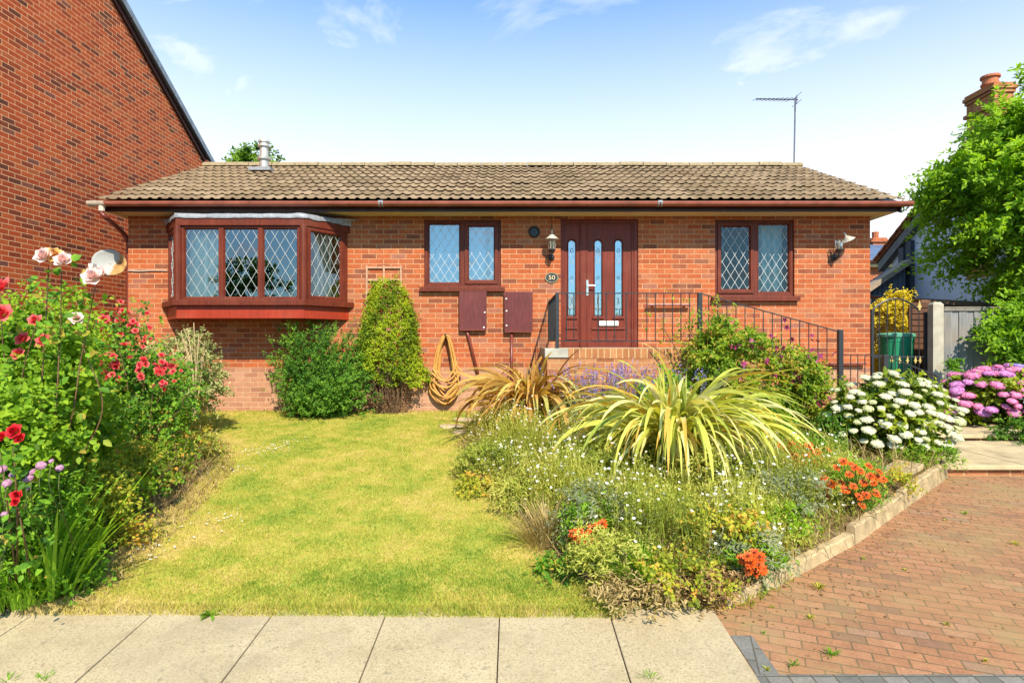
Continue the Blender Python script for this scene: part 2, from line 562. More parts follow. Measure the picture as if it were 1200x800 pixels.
M_leadstrip = plain('pale_lead_strip', (.47, .48, .47), .45, .4, var=.25, scale=40.)
M_darklead = plain('dark_lead_strip', (.05, .07, .09), .35, .5, var=.1)
M_chrome = plain('brushed_metal', (.7, .66, .58), .28, .5, metal=.9, var=.1)
M_curtain = plain('cream_curtain', (.80, .70, .50), .9, .1, var=.12, scale=6.)
M_curtain_teal = plain('pale_teal_curtain', (.40, .50, .46), .9, .1, var=.12, scale=6.)
M_blind = plain('pale_blue_blind', (.40, .52, .60), .8, .1, var=.05, scale=3.)
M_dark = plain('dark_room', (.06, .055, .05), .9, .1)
M_glass = glass('window_glass', .12, (.9, .94, .95))
M_glass_dark = glass('clear_glass', .015)
M_glass_door = glass('door_glass', .2)
M_concrete = plain('grey_concrete', (.36, .33, .27), .85, .2, var=.25, scale=7., bump=.35, bscale=90.)


def tile_mat():
    k = NT('concrete_roof_tile')
    a = k.n('ShaderNodeAttribute', attribute_name='rv').outputs['Fac']
    c = k.ramp(a, ((.0, (.155, .106, .064)), (.5, (.215, .15, .092)), (1., (.27, .193, .122))))
    c = k.mix(k.ramp(k.noise(9., 6, .7), ((.46, 0.), (.72, .5))), c, (.26, .205, .13))       # lichen
    c = k.mix(k.ramp(k.noise(23., 5, .7), ((.5, 0.), (.7, .7))), c, (.14, .085, .05))
    c = k.mix(k.ramp(k.noise(1.1, 4), ((.4, 0.), (.7, .35))), c, (.22, .16, .08))
    return k.done(c, .92, .12, k.bump(k.noise(130., 4), .35, .004))


M_tile = tile_mat()
M_mortar = plain('ridge_mortar', (.27, .21, .125), .95, .1, var=.35, scale=20., bump=.4)

# ------------------------------------------------------------------ the bungalow
YW = 9.35
H0 = 0.42                       # ground at the house
XL, XR = -5.84, 5.45
YB = 14.75
bung = thing('bungalow', 'single storey orange brick bungalow with a bay window, brown tiled roof and rosewood front door', 'house', (0, YW, H0))


def zat(py, d):
    return CZ - (py - 400) / F * d


def xat(px, d):
    return (px - 600) / F * d


ZW = 1.93
holes = []      # x0, x1, z0, z1
W2 = (xat(497, YW), xat(587, YW), zat(336, YW), zat(257, YW))
W3 = (xat(838, YW), xat(931, YW), zat(347, YW), zat(257, YW))
DR = (xat(657, YW), xat(748, YW), zat(409, YW), zat(256.5, YW))
BY = (-5.05, -2.68, 2.02, 3.20)
holes = [BY, W2, DR, W3]
ZT = 3.46


def wall_holes(mb, x0, x1, z0, z1, hs, y, t=.10):
    xs = sorted({x0, x1, *[h[0] for h in hs], *[h[1] for h in hs]})
    for a, b in zip(xs[:-1], xs[1:]):
        cut = sorted([(h[2], h[3]) for h in hs if h[0] < (a + b) / 2 < h[1]])
        z = z0
        for lo, hi in cut:
            if lo > z:
                mb.quad((a, y, z), (b, y, z), (b, y, lo), (a, y, lo))
            z = hi
        if z < z1:
            mb.quad((a, y, z), (b, y, z), (b, y, z1), (a, y, z1))
    for a, b, lo, hi in hs:
        mb.quad((a, y, lo), (a, y + t, lo), (a, y + t, hi), (a, y, hi))
        mb.quad((b, y + t, lo), (b, y, lo), (b, y, hi), (b, y + t, hi))
        mb.quad((a, y, hi), (a, y + t, hi), (b, y + t, hi), (b, y, hi))
        mb.quad((a, y + t, lo), (a, y, lo), (b, y, lo), (b, y + t, lo))


ZP = zat(431, YW)               # top of the paler plinth courses
mb = MB(); wall_holes(mb, XL, XR, ZP, ZT, holes, YW)
mb.build('front_wall', M_brick, bung)
MB().quad((XL, YW, 0), (XR, YW, 0), (XR, YW, ZP), (XL, YW, ZP)).build('plinth', M_plinth, bung)
YR = 12.0; ZR = zat(193.5, YR)   # ridge
YE = 8.86; ZE = zat(231.5, YE)     # tile edge at the eaves
sl = (ZR - ZE) / (YR - YE)
mb = MB()
for x in (XL, XR):
    mb.add(((x, YW, 0), (x, YB, 0), (x, YB, ZT), (x, YR, ZR - .12), (x, YW, ZT)), ((0, 1, 2, 3, 4),))
mb.quad((XR, YB, 0), (XL, YB, 0), (XL, YB, ZT), (XR, YB, ZT))
mb.build('side_wall', M_brick_side, bung)
# rooms behind the windows
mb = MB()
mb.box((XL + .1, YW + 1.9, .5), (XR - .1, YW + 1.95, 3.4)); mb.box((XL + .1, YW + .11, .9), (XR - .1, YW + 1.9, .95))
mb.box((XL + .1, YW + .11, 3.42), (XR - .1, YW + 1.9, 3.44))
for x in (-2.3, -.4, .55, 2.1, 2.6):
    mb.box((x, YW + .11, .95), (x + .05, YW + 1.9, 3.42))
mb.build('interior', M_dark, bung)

# roof: lapped courses of double-roman tiles, each course a rippled strip with a lip
XRL, XRR = -6.0, 5.66
NT_ = 39; TW = (XRR - XRL) / NT_; NC = 10
up_ = np.array((0, YR - YE, ZR - ZE)); LS = np.linalg.norm(up_); us = up_ / LS; ns = np.array((0, -us[2], us[1]))
S = 16
xs = np.linspace(0, 1, NT_ * S + 1)


def prof(u):                      # u in tiles; two rolls to a tile
    q = (u * 2) % 1.0
    return np.where(q < .5, .021 * np.sin(np.pi * np.clip(q / .5, 0, 1)) ** .8, -.002)


V, Q, A = [], [], []
tv = rng.uniform(0, 1, (NC, NT_ + 1))
nb = 0
for sgn, rows in ((1, NC), (-1, 1)):
    for c in range(rows):
        g = LS / NC
        if sgn == 1:
            rows3 = ((c * g + .07, .024), (c * g, .030), (c * g + .002, .041), ((c + 1) * g + .02, .014))
            o0, dv, nv = np.array((0, YE, ZE - .05)), us, ns
        else:                     # the back slope, out of sight
            rows3 = ((0, .02), (.005, .03), (.01, .04), (LS, .02))
            o0, dv, nv = np.array((0, 2 * YR - YE, ZE - .05)), np.array((0, -us[1], us[2])), np.array((0, us[2], us[1])) * 1
        wob = rng.normal(size=NT_ + 1) * .0025
        ti = np.minimum((xs * NT_).astype(int), NT_)
        pz = prof(xs * NT_ + .0) + wob[ti]
        st = rng.normal(size=NT_ + 1) * .006
        for j, (s_, h_) in enumerate(rows3):
            hh = h_ + pz
            pts = o0[None] + dv[None] * (s_ + (st[ti] if j < 3 else np.zeros_like(xs)))[:, None] + nv[None] * hh[:, None]
            pts[:, 0] = XRL + xs * (XRR - XRL)
            V.append(pts)
            A.append(tv[c % NC][ti])
        n = len(xs)
        for j in range(3):
            i = np.arange(n - 1)
            a = nb + j * n + i
            Q.append(np.stack([a, a + 1, a + 1 + n, a + n], 1))
        nb += 4 * n
me = bpy.data.meshes.new('roof')
v = np.concatenate(V).astype(np.float32); f = np.concatenate(Q).astype(np.int32)
me.vertices.add(len(v)); me.vertices.foreach_set('co', v.ravel())
me.loops.add(f.size); me.loops.foreach_set('vertex_index', f.ravel())
me.polygons.add(len(f)); me.polygons.foreach_set('loop_start', np.arange(0, f.size, 4, dtype=np.int32))
at = me.attributes.new('rv', 'FLOAT', 'POINT'); at.data.foreach_set('value', np.concatenate(A).astype(np.float32))
me.materials.append(M_tile); me.update(calc_edges=True)
roof = put(bpy.data.objects.new('roof', me), bung)
# under-roof boarding closes the loft
mb = MB()
mb.quad((XRL + .03, YE + .03, ZE - .07), (XRR - .03, YE + .03, ZE - .07), (XRR - .03, YR, ZR - .07), (XRL + .03, YR, ZR - .07))
mb.quad((XRL + .03, YR, ZR - .075), (XRR - .03, YR, ZR - .075), (XRR - .03, 2 * YR - YE, ZE - .075), (XRL + .03, 2 * YR - YE, ZE - .075))
mb.build('roof_boarding', M_fascia, bung)
# ridge tiles, bedded in mortar
mb = MB(); x = XRL
while x < XRR - .05:
    L = min(.45, XRR - x)
    r = .105 + random.uniform(-.004, .004)
    z = ZR - .035 + random.uniform(-.006, .006)
    pr = [(r * math.cos(a), r * math.sin(a) * .85) for a in np.linspace(0, math.pi, 9)]
    vv = [(xx, YR + p, z + q) for xx in (x, x + L - .012) for p, q in pr]
    ff = [(i, i + 1, i + 10, i + 9) for i in range(8)] + [tuple(range(8, -1, -1)), tuple(range(9, 18))]
    mb.add(vv, ff); x += L
mb.build('ridge_tiles', M_mortar, roof)
mb = MB()
for xa, xb in ((XRL + .005, XRL + .03), (XRR - .03, XRR - .005)):
    mb = MB(); mb.add([(xx, *p) for xx in (xa, xb) for p in ((YE + .05, ZE - .21), (YR, ZR - .2), (YR, ZR - .06), (YE + .05, ZE - .06))],
           ((3, 2, 1, 0), (4, 5, 6, 7), (0, 1, 5, 4), (1, 2, 6, 5), (2, 3, 7, 6), (3, 0, 4, 7)))
    mb.build('bargeboard', M_fascia, bung)

YF = 8.95
z0, z1 = zat(248, YF), zat(240, YF)
MB().box((XRL + .03, YF, z0), (XRR - .03, YF + .02, ZE - .03)).build('fascia', M_fascia, bung)
mb = MB(); mb.box((XRL + .05, YF + .021, z0 + .012), (XRR - .05, YW - .004, z0 + .022))
mb.build('soffit', M_soffit, bung)
mb = MB()                        # boxed ends under the verges
for xa, xb in ((XRL + .034, XL - .002), (XR + .002, XRR - .034)):
    mb = MB(); mb.add([(xx, *p) for xx in (xa, xb) for p in ((YF + .022, z0 + .002), (YW + .3, z0 + .002), (YW + .3, z0 + .3), (YF + .022, z0 + .12))],
           ((3, 2, 1, 0), (4, 5, 6, 7), (0, 1, 5, 4), (1, 2, 6, 5), (2, 3, 7, 6), (3, 0, 4, 7)))
    mb.build('box_end', M_soffit, bung)
# gutter: half-round channel with joints and brackets
YG = 8.835; zg = zat(235.5, YG - .05); rg = .056
pr = [(rg * math.cos(a), rg * math.sin(a)) for a in np.linspace(math.pi, 2 * math.pi, 11)]
pr = [(-rg, .012)] + pr + [(rg, .012), (rg - .006, .012)] + [((rg - .006) * math.cos(a), (rg - .006) * math.sin(a)) for a in np.linspace(2 * math.pi, math.pi, 11)] + [(-rg + .006, .012)]
n = len(pr)
vv = [(xx, YG + p, zg - .012 + q) for xx in (XRL - .07, XRR + .09) for p, q in pr]
ff = [(i, (i + 1) % n, n + (i + 1) % n, n + i) for i in range(n)] + [tuple(range(n)), tuple(range(2 * n - 1, n - 1, -1))]
gut = MB().add(vv, ff).build('gutter', M_gutter, bung)
mb = MB()
for px_ in (447, 773):
    x = xat(px_, YG); mb = MB()
    pp = [((rg + .006) * math.cos(a), (rg + .006) * math.sin(a)) for a in np.linspace(math.pi, 2 * math.pi, 11)]
    for q in (-.035, .01):
        vv = [(x + q + e, YG + a, zg - .012 + b) for e in (0, .022) for a, b in pp] + [(x + q + e, YG + a * .93, zg - .012 + b * .93) for e in (0, .022) for a, b in pp]
        mb.add(vv, [(i, i + 1, i + 12, i + 11) for i in range(10)])
    mb.box((x - .035, YG - rg - .008, zg - .02), (x + .032, YG - rg - .002, zg + .006))
    mb.build('gutter_union', M_lead, gut)
mb = MB()
xg = XRL - .08
vv = [(xx, YG + p * 1.1, zg - .012 + q * 1.1) for xx in (xg, xg + .24) for p, q in pr]
mb.add(vv, ff)
mb.build('gutter_outlet', plain('weathered_outlet', (.40, .33, .26), .4, .4), gut)
mb = MB()
a = np.array((XRL + .10, YG, zg - .06)); 
mb.tube(curve([a, a + (0, 0, -.10), a + (.05, .04, -.17), (XL - .07, YW - .06, 3.17), (XL - .055, YW + .06, 3.05), (XL - .055, YW + .10, 2.9), (XL - .055, YW + .10, .5)], 6), .034, 10)
mb.build('downpipe', M_pipe, bung, smooth=True)
mb = MB(); mb.tube([a + (0, 0, .012), a + (0, 0, -.075)], .042, 10); mb.build('outlet_socket', plain('pale_socket', (.55, .42, .33), .4), gut)
# flue terminal through the roof
fx, fy = xat(309.5, 11.4), 11.4
zb = ZR - (YR - fy) * sl
fl = MB()
fl.lathe((fx, fy, zb - .1), ((.085, 0), (.085, .28), (.12, .285), (.125, .33), (.075, .34), (.075, .52), (.11, .525), (.11, .55), (.085, .56), (.085, .60), (.105, .605), (.10, .64), (.03, .67)), 20)
fl.build('flue', plain('galvanised_flue', (.50, .47, .42), .4, .4, metal=.5, var=.2), bung, smooth=False)
MB().box((fx - .2, fy - .22, zb - .06), (fx + .2, fy + .1, zb - .0)).build('flue_flashing', M_lead, roof)
# vent
c = P(626, 272, YW)
v_ = MB(); v_.lathe((c[0], YW - .0, c[2]), ((.088, .0), (.088, .022), (.075, .03), (.066, .022), (.06, .004)), 24, 'y')
vo = v_.build('vent', M_black, bung)
vf = MB()
for a in np.linspace(0, 2 * math.pi, 9)[:-1]:
    vf.beam((c[0], YW - .012, c[2]), (c[0] + .06 * math.cos(a), YW - .012, c[2] + .06 * math.sin(a)), .008, .006)
vf.build('vent_fan', M_black, vo)


# ------------------------------------------------------------------ windows
def lattice(mb, o, U, V, N, w, h, dx, dz, t=.006, off=.004, phase=0.):
    """diamond leading: two families of strips clipped to the pane"""
    s = dz / dx
    for sg in (1, -1):
        k = -int(h / dz) - 3
        while k < int(w / dx) + int(h / dz) + 4:
            # line v = sg*s*(u - u0)
            u0 = (k + phase) * dx + random.gauss(0, .0022)
            pts = []
            for u in (0, w):
                v = sg * s * (u - u0)
                if 0 <= v <= h:
                    pts.append((u, v))
            for v in (0, h):
                u = u0 + sg * v / s
                if 0 < u < w:
                    pts.append((u, v))
            if len(pts) >= 2:
                pts.sort()
                (ua, va), (ub, vb) = pts[0], pts[-1]
                L = math.hypot(ub - ua, vb - va)
                if L > .01:
                    du, dv = (ub - ua) / L, (vb - va) / L
                    a = np.array(o) + np.array(U) * ua + np.array(V) * va
                    U2 = np.array(U) * du + np.array(V) * dv
                    V2 = -np.array(U) * dv + np.array(V) * du
                    e = .0008 if sg == 1 else 0
                    mb.obox(a, U2, V2, N, (0, -t / 2, off), (L, t / 2, off + .003 + e))
            k += 1


def sash(fr, gl, ld, o, U, V, N, w, h, bw=.055, dep=.05, dx=.15, dz=.25, proud=0., t=.006, phase=0., lat=True):
    """frame members with a chamfered inner bead, glass and leading of one light; o = lower corner, N outward"""
    for (lo, hi) in (((0, 0), (w, bw)), ((0, h - bw), (w, h)), ((0, bw), (bw, h - bw)), ((w - bw, bw), (w, h - bw))):
        fr.obox(o, U, V, N, (lo[0], lo[1], proud - dep), (hi[0], hi[1], proud))
    o, U, V, N = map(np.array, (o, U, V, N))
    b = .018                      # sloping bead round the glass
    c0 = [(bw, bw), (w - bw, bw), (w - bw, h - bw), (bw, h - bw)]
    c1 = [(bw + b, bw + b), (w - bw - b, bw + b), (w - bw - b, h - bw - b), (bw + b, h - bw - b)]
    vs = [o + U * u + V * v + N * (proud - .004) for u, v in c0] + [o + U * u + V * v + N * (proud - dep * .75) for u, v in c1]
    fr.add(vs, [(i, (i + 1) % 4, 4 + (i + 1) % 4, 4 + i) for i in range(4)])
    gz_ = proud - dep * .75
    gl.add([o + U * u + V * v + N * gz_ for u, v in c1], ((0, 1, 2, 3),))
    if lat:
        q = o + U * (bw + b) + V * (bw + b) + N * gz_
        lattice(ld, q, U, V, N, w - 2 * bw - 2 * b, h - 2 * bw - 2 * b, dx, dz, t, .002, phase)


def curtain(mb, x0, x1, z0, z1, y, waves, amp, dirx=(1, 0), gather=None, mi=0):
    n = max(40, waves * 12)
    ph = [random.uniform(0, 6) for _ in range(3)]
    rows = 7
    v = []
    for j in range(rows):
        f = j / (rows - 1)
        for i in range(n + 1):
            t = i / n
            a = amp * (.6 + .5 * (1 - f))
            yy = a * math.sin(t * waves * 2 * math.pi + .5 * math.sin(3 * t + ph[0])) + .4 * a * math.sin(t * waves * 3.3 * math.pi + ph[1])
            v.append((x0 + (x1 - x0) * (t + .02 * math.sin(5 * f + ph[2]) * (1 - f)), y + yy, z0 + (z1 - z0) * f))
    fc = [(j * (n + 1) + i, j * (n + 1) + i + 1, (j + 1) * (n + 1) + i + 1, (j + 1) * (n + 1) + i) for j in range(rows - 1) for i in range(n)]
    mb.add(v, fc, mi)


XU, ZU, NF = np.array((1., 0, 0)), np.array((0, 0, 1.)), np.array((0, -1., 0))


def casement(x0, x1, z0, z1, split, first_open, label, lmat, gmat, dx, dz, t, phase):
    """two-light window: one side fixed, the other an opening sash standing proud"""
    fr, gl, ld = MB(), MB(), MB()
    y = YW + .035
    wd, ht = x1 - x0, z1 - z0
    o = np.array((x0, y, z0))
    bw = .045
    for lo, hi in (((0, 0), (wd, bw)), ((0, ht - bw), (wd, ht)), ((0, bw), (bw, ht - bw)), ((wd - bw, bw), (wd, ht - bw)), ((split - .03, bw), (split + .03, ht - bw))):
        fr.obox(o, XU, ZU, NF, (lo[0], lo[1], -.06), (hi[0], hi[1], 0))
    a = (bw + .001, split - .031); b = (split + .031, wd - bw - .001)
    op, fx_ = (a, b) if first_open else (b, a)
    sash(fr, gl, ld, o + XU * op[0] + ZU * (bw + .001), XU, ZU, NF, op[1] - op[0], ht - 2 * bw - .002, .048, .05, dx, dz, .018, t, phase)
    sash(fr, gl, ld, o + XU * fx_[0] + ZU * (bw + .001), XU, ZU, NF, fx_[1] - fx_[0], ht - 2 * bw - .002, .012, .05, dx, dz, -.003, t, phase)
    wo_ = fr.build('window', M_rose, bung, bevel=.003)
    wo_['label'] = label
    gl.build('pane', gmat, wo_)
    ld.build('leading', lmat, wo_)
    s = MB(); s.box((x0 - .06, YW - .075, z0 - .055), (x1 + .06, YW + .05, z0 - .005))
    s.box((x0 - .06, YW - .078, z0 - .075), (x1 + .06, YW - .055, z0 - .0551))
    s.build('sill', M_rose, wo_, bevel=.004)
    return wo_


w2 = casement(*W2, split=.585, first_open=False, label='two-light leaded window over the meter boxes, pale blue inside', lmat=M_leadstrip, gmat=glass('pale_blue_glass', .20, (.8, .9, .95)), dx=.128, dz=.2, t=.005, phase=.3)
mb = MB(); mb.box((W2[0] + .03, YW + .16, W2[2]), (W2[1] - .03, YW + .165, W2[3])); mb.build('blind', M_blind, w2)
w3 = casement(*W3, split=.63, first_open=True, label='two-light leaded window with dark room and pale curtain', lmat=M_leadstrip, gmat=M_glass_dark, dx=.128, dz=.21, t=.0052, phase=.1)
mb = MB(); curtain(mb, W3[0] + .72, W3[1] - .10, W3[2] - .05, W3[3], YW + .2, 4, .03); mb.build('curtain', M_curtain_teal, w3)

# bay window
YBAY = 8.75
bl, br_ = (-5.22, YW), (-2.51, YW)
fl_, fr_ = (-4.76, YBAY), (-2.97, YBAY)
zs = dict(ft=zat(254.5, YBAY), fb=zat(264.5, YBAY), st=zat(351.5, YBAY), sb=zat(358, YBAY), ab=zat(373, YBAY))


def ring(off):
    """bay plan, pushed out by off"""
    k = off * math.tan(R(22.5))
    s = off * math.sqrt(.5)
    return [(bl[0] - off * 1.3, YW - .003), (fl_[0] - k, YBAY - off), (fr_[0] + k, YBAY - off), (br_[0] + off * 1.3, YW - .003)]


bay = MB().prism(ring(.035), zs['fb'], zs['ft']).build('bay_window', M_rose, bung, bevel=.004)
bay['label'] = 'canted oriel bay of five leaded lights on a red apron'
MB().prism(ring(.085), zs['sb'], zs['st']).build('sill', M_rose, bay, bevel=.006)
MB().prism(ring(.02), zs['ab'], zs['sb'] - .001).build('apron', M_apron, bay, bevel=.003)
gl, ld, fr = MB(), MB(), MB()
zb_, zt_ = zs['st'], zs['fb']
seg = [(np.array((*bl, zb_)), np.array((*fl_, zb_)), 1), (np.array((*fl_, zb_)), np.array((*fr_, zb_)), 3), (np.array((*fr_, zb_)), np.array((*br_, zb_)), 1)]
for a, b, nl in seg:
    L = np.linalg.norm(b - a); U = (b - a) / L; N = np.cross(U, ZU); h = zt_ - zb_
    post = .055
    for u in (0, L):
        lo, hi = (0, post) if u == 0 else (L - post, L)
        fr.obox(a, U, ZU, N, (lo, 0, -.07), (hi, h, .012))
    if nl == 1:
        sash(fr, gl, ld, a + U * post, U, ZU, N, L - 2 * post, h, .055, .05, .125, .235, .02, .0040, .2)
    else:
        wl = (L - 2 * post) / 3
        for i in range(3):
            sash(fr, gl, ld, a + U * (post + wl * i), U, ZU, N, wl - .0005, h, .032, .05, .148, .245, .004, .0040, .5)
for c in (fl_, fr_):
    fr.lathe((*c, zb_), ((.055, 0), (.055, zt_ - zb_)), 12)
fr.build('frame', M_rose, bay, bevel=.002)
gl.build('pane', M_glass, bay)
ld.build('leading', M_leadstrip, bay)
mb = MB()
curtain(mb, -4.72, -4.28, zb_ - .1, zt_, YBAY + .25, 6, .03); mb.build('curtain', M_curtain, bay); mb = MB()
curtain(mb, -2.94, -2.70, zb_ - .1, zt_, YBAY + .42, 4, .03)
mb.build('curtain', M_curtain, bay)
# lead apron dressed over the top, lumpy at its corners
lead = MB()
rg_ = ring(.05); rg2 = [(-5.42, YW - .004), (-4.9, YW - .15), (-2.85, YW - .15), (-2.28, YW - .004)]
path = []
for i in range(3):
    for t in np.linspace(0, 1, 24 if i == 1 else 10, endpoint=False):
        path.append((np.array(rg_[i]) * (1 - t) + np.array(rg_[i + 1]) * t, np.array(rg2[i]) * (1 - t) + np.array(rg2[i + 1]) * t))
path.append((np.array(rg_[3]), np.array(rg2[3])))
rows = []
for k, (a, b) in enumerate(path):
    j = lambda s: random.uniform(-s, s)
    e = 1.0 if (k < 12 or k > len(path) - 13) else .35
    rows.append([(a[0], a[1], zs['ft'] - .02 + j(.012) * e), (a[0] + j(.004), a[1] - .006, zs['ft'] + .012), (a[0] * .98 + b[0] * .02 + j(.006), a[1] * .97 + b[1] * .03, zs['ft'] + .045 + j(.014) * e),
                 (a[0] * .6 + b[0] * .4, a[1] * .6 + b[1] * .4, zs['ft'] + .062 + j(.012) * e), (b[0], b[1], zs['ft'] + .085)])
vv = [p for r in rows for p in r]
lead.add(vv, [(5 * i + j, 5 * i + j + 1, 5 * i + 5 + j + 1, 5 * i + 5 + j) for i in range(len(rows) - 1) for j in range(4)])
lead.build('lead_flashing', M_lead, bay, smooth=True)

# ------------------------------------------------------------------ front door
x0, x1, z0d, z1d = DR
yd = YW + .03
fr = MB()
o = np.array((x0, yd, z0d)); wd, ht = x1 - x0, z1d - z0d


def dx_(px):
    return xat(px, YW) - x0


def dz_(py):
    return zat(py, YW) - z0d


dm = (dx_(681), dx_(689))
for lo, hi in (((0, 0), (.06, ht)), ((wd - .06, 0), (wd, ht)), ((.06, ht - .06), (wd - .06, ht)), ((dm[0], .0), (dm[1], ht - .06))):
    fr.obox(o, XU, ZU, NF, (lo[0], lo[1], -.07), (hi[0], hi[1], 0))
door = fr.build('front_door', M_door, bung, bevel=.004)
door['label'] = 'rosewood door with matching sidelight and three arched leaded glass slots'


def arch(cx, hw, zb, zt, n=12, grow=0.):
    hw += grow
    return [(cx - hw, zb - grow), (cx + hw, zb - grow)] + [(cx + hw * math.cos(a), zt - (hw - grow) + hw * math.sin(a)) for a in np.linspace(0, math.pi, n)]


def holed(mb, o, x0, x1, z0, z1, cuts, w0, w1):
    """a door leaf: rectangle of thickness w0..w1 with arched slots, cut into vertical strips"""
    cuts = sorted(cuts)
    edges = [x0]
    for cx, hw, zb, zt in cuts:
        edges += [cx - hw, cx + hw]
    edges.append(x1)
    for i in range(0, len(edges), 2):
        mb.obox(o, XU, ZU, NF, (edges[i], z0, w0), (edges[i + 1], z1, w1))
    for cx, hw, zb, zt in cuts:
        mb.obox(o, XU, ZU, NF, (cx - hw, z0, w0), (cx + hw, zb, w1))
        ar = [(cx + hw * math.cos(a), zt - hw + hw * math.sin(a)) for a in np.linspace(math.pi, 0, 13)]
        mb.plate(o, XU, ZU, NF, ar + [(cx + hw, z1), (cx - hw, z1)], w0, w1)


slots = []
for px_ in (670.5, 701.5, 725.5):
    slots.append((dx_(px_), .052, dz_(370), dz_(281)))
lf = MB()
holed(lf, o, dm[1] + .001, wd - .061, .03, ht - .061, slots[1:], -.06, -.012)
lf.build('door_leaf', M_door, door, bevel=.003)
sd_ = MB(); holed(sd_, o, .061, dm[0] - .001, .03, ht - .061, slots[:1], -.06, -.012); sd_.build('sidelight', M_door, door, bevel=.003)
gl, bd, ld, lk = MB(), MB(), MB(), MB()
for cx, hw, zb, zt in slots:
    gl.plate(o, XU, ZU, NF, arch(cx, hw, zb, zt), -.045, -.04)
    a_o, a_i = arch(cx, hw, zb, zt, 14, .02), arch(cx, hw, zb, zt, 14, -.001)
    n = len(a_o)
    vs = [o + XU * u + ZU * v + NF * -.0119 for u, v in a_o] + [o + XU * u + ZU * v + NF * .006 for u, v in arch(cx, hw, zb, zt, 14, .008)] + [o + XU * u + ZU * v + NF * -.03 for u, v in a_i]
    bd.add(vs, [(r * n + i, r * n + (i + 1) % n, (r + 1) * n + (i + 1) % n, (r + 1) * n + i) for r in (0, 1) for i in range(n)])
    bd.obox(o, XU, ZU, NF, (cx - hw - .035, zb - .045, -.011), (cx + hw + .035, zb - .012, .014))

    def q(u, v):
        return o + XU * (cx + u) + ZU * v + NF * -.036
    H = zt - zb
    zc = zt - .17 * H
    for s_ in (1, -1):
        lk.tube(curve([q(s_ * .005, zt - .10 * H), q(s_ * .022, zt - .14 * H), q(s_ * .004, zt - .155 * H)], 6), .0035, 4)
        ld.tube(curve([q(s_ * .004, zc), q(s_ * .030, zc - .03 * H), q(s_ * .022, zc - .09 * H), q(s_ * .006, zc - .12 * H), q(s_ * .036, zc - .135 * H)], 6), .003, 4)
        lk.tube(curve([q(0, zb + .53 * H), q(s_ * .020, zb + .505 * H), q(0, zb + .485 * H)], 5), .0035, 4)
        ld.tube(curve([q(0, zb + .475 * H), q(s_ * .020, zb + .45 * H), q(0, zb + .43 * H)], 5), .003, 4)
        ld.tube(curve([q(s_ * .034, zb + .28 * H), q(s_ * .016, zb + .26 * H), q(s_ * .022, zb + .18 * H), q(s_ * .004, zb + .13 * H), q(s_ * .024, zb + .115 * H), q(0, zb + .085 * H)], 6), .003, 4)
        lk.tube(curve([q(s_ * .012, zb + .25 * H), q(s_ * .006, zb + .19 * H), q(s_ * .015, zb + .15 * H)], 5), .003, 4)
    lk.obox(o, XU, ZU, NF, (cx - hw, zb, -.0395), (cx + hw, zb + .02, -.036))
    ld.build('leading', M_leadstrip, door); lk.build('dark_leading', M_darklead, door); gl.build('glass', M_glass_door, door)
    ld, lk, gl = MB(), MB(), MB()
MB().obox(o, XU, ZU, NF, (.05, .3, -.14), (wd - .05, ht - .05, -.135)).build('pale_hall_board', M_blind, door)  # plain pale board behind the glass slots, standing in for a bright hall
# mouldings on the door and sidelight
cx = (slots[1][0] + slots[2][0]) / 2
for a, b, v in ((dx_(663), dx_(677), dz_(384.5)), (dx_(694), dx_(733), dz_(385)), (dx_(663), dx_(677), dz_(397)), (dx_(694), dx_(733), dz_(398)), (dx_(692), dx_(737), dz_(407))):
    bd.obox(o, XU, ZU, NF, (a, v - .012, -.011), (b, v + .012, .01))
for px_ in (688.2, 741, 660.5, 680):
    bd.obox(o, XU, ZU, NF, (dx_(px_) - .008, .05, -.011), (dx_(px_) + .008, ht - .08, .008))
bd.build('moulding', M_door, door, bevel=.003)
MB().obox(o, XU, ZU, NF, (dx_(702.5), dz_(381.5), -.011), (dx_(725), dz_(376), .012)).build('letterbox', M_white, door, bevel=.004)
hd = MB(); hx = dx_(688.5)
hd.obox(o, XU, ZU, NF, (hx - .015, dz_(346), .0), (hx + .015, dz_(328), .016))
hd.tube([o + XU * hx + ZU * dz_(334.5) + NF * t for t in (0, .05)] + [o + XU * (hx + .11) + ZU * dz_(334.8) + NF * .055], .011, 8)
hd.build('handle', M_chrome, door, smooth=False)
MB().box((x0 - .01, YW - .05, z0d - .03), (x1 + .01, YW + .03, z0d + .028)).build('threshold', M_rose, door, bevel=.004)

# ------------------------------------------------------------------ things fixed to the front wall
M_lampglass = glass('lamp_glass', .2, (.9, .9, .82))
M_lampmetal = plain('weathered_lamp_top', (.50, .47, .40), .5, .4, metal=.3, var=.3, scale=25.)


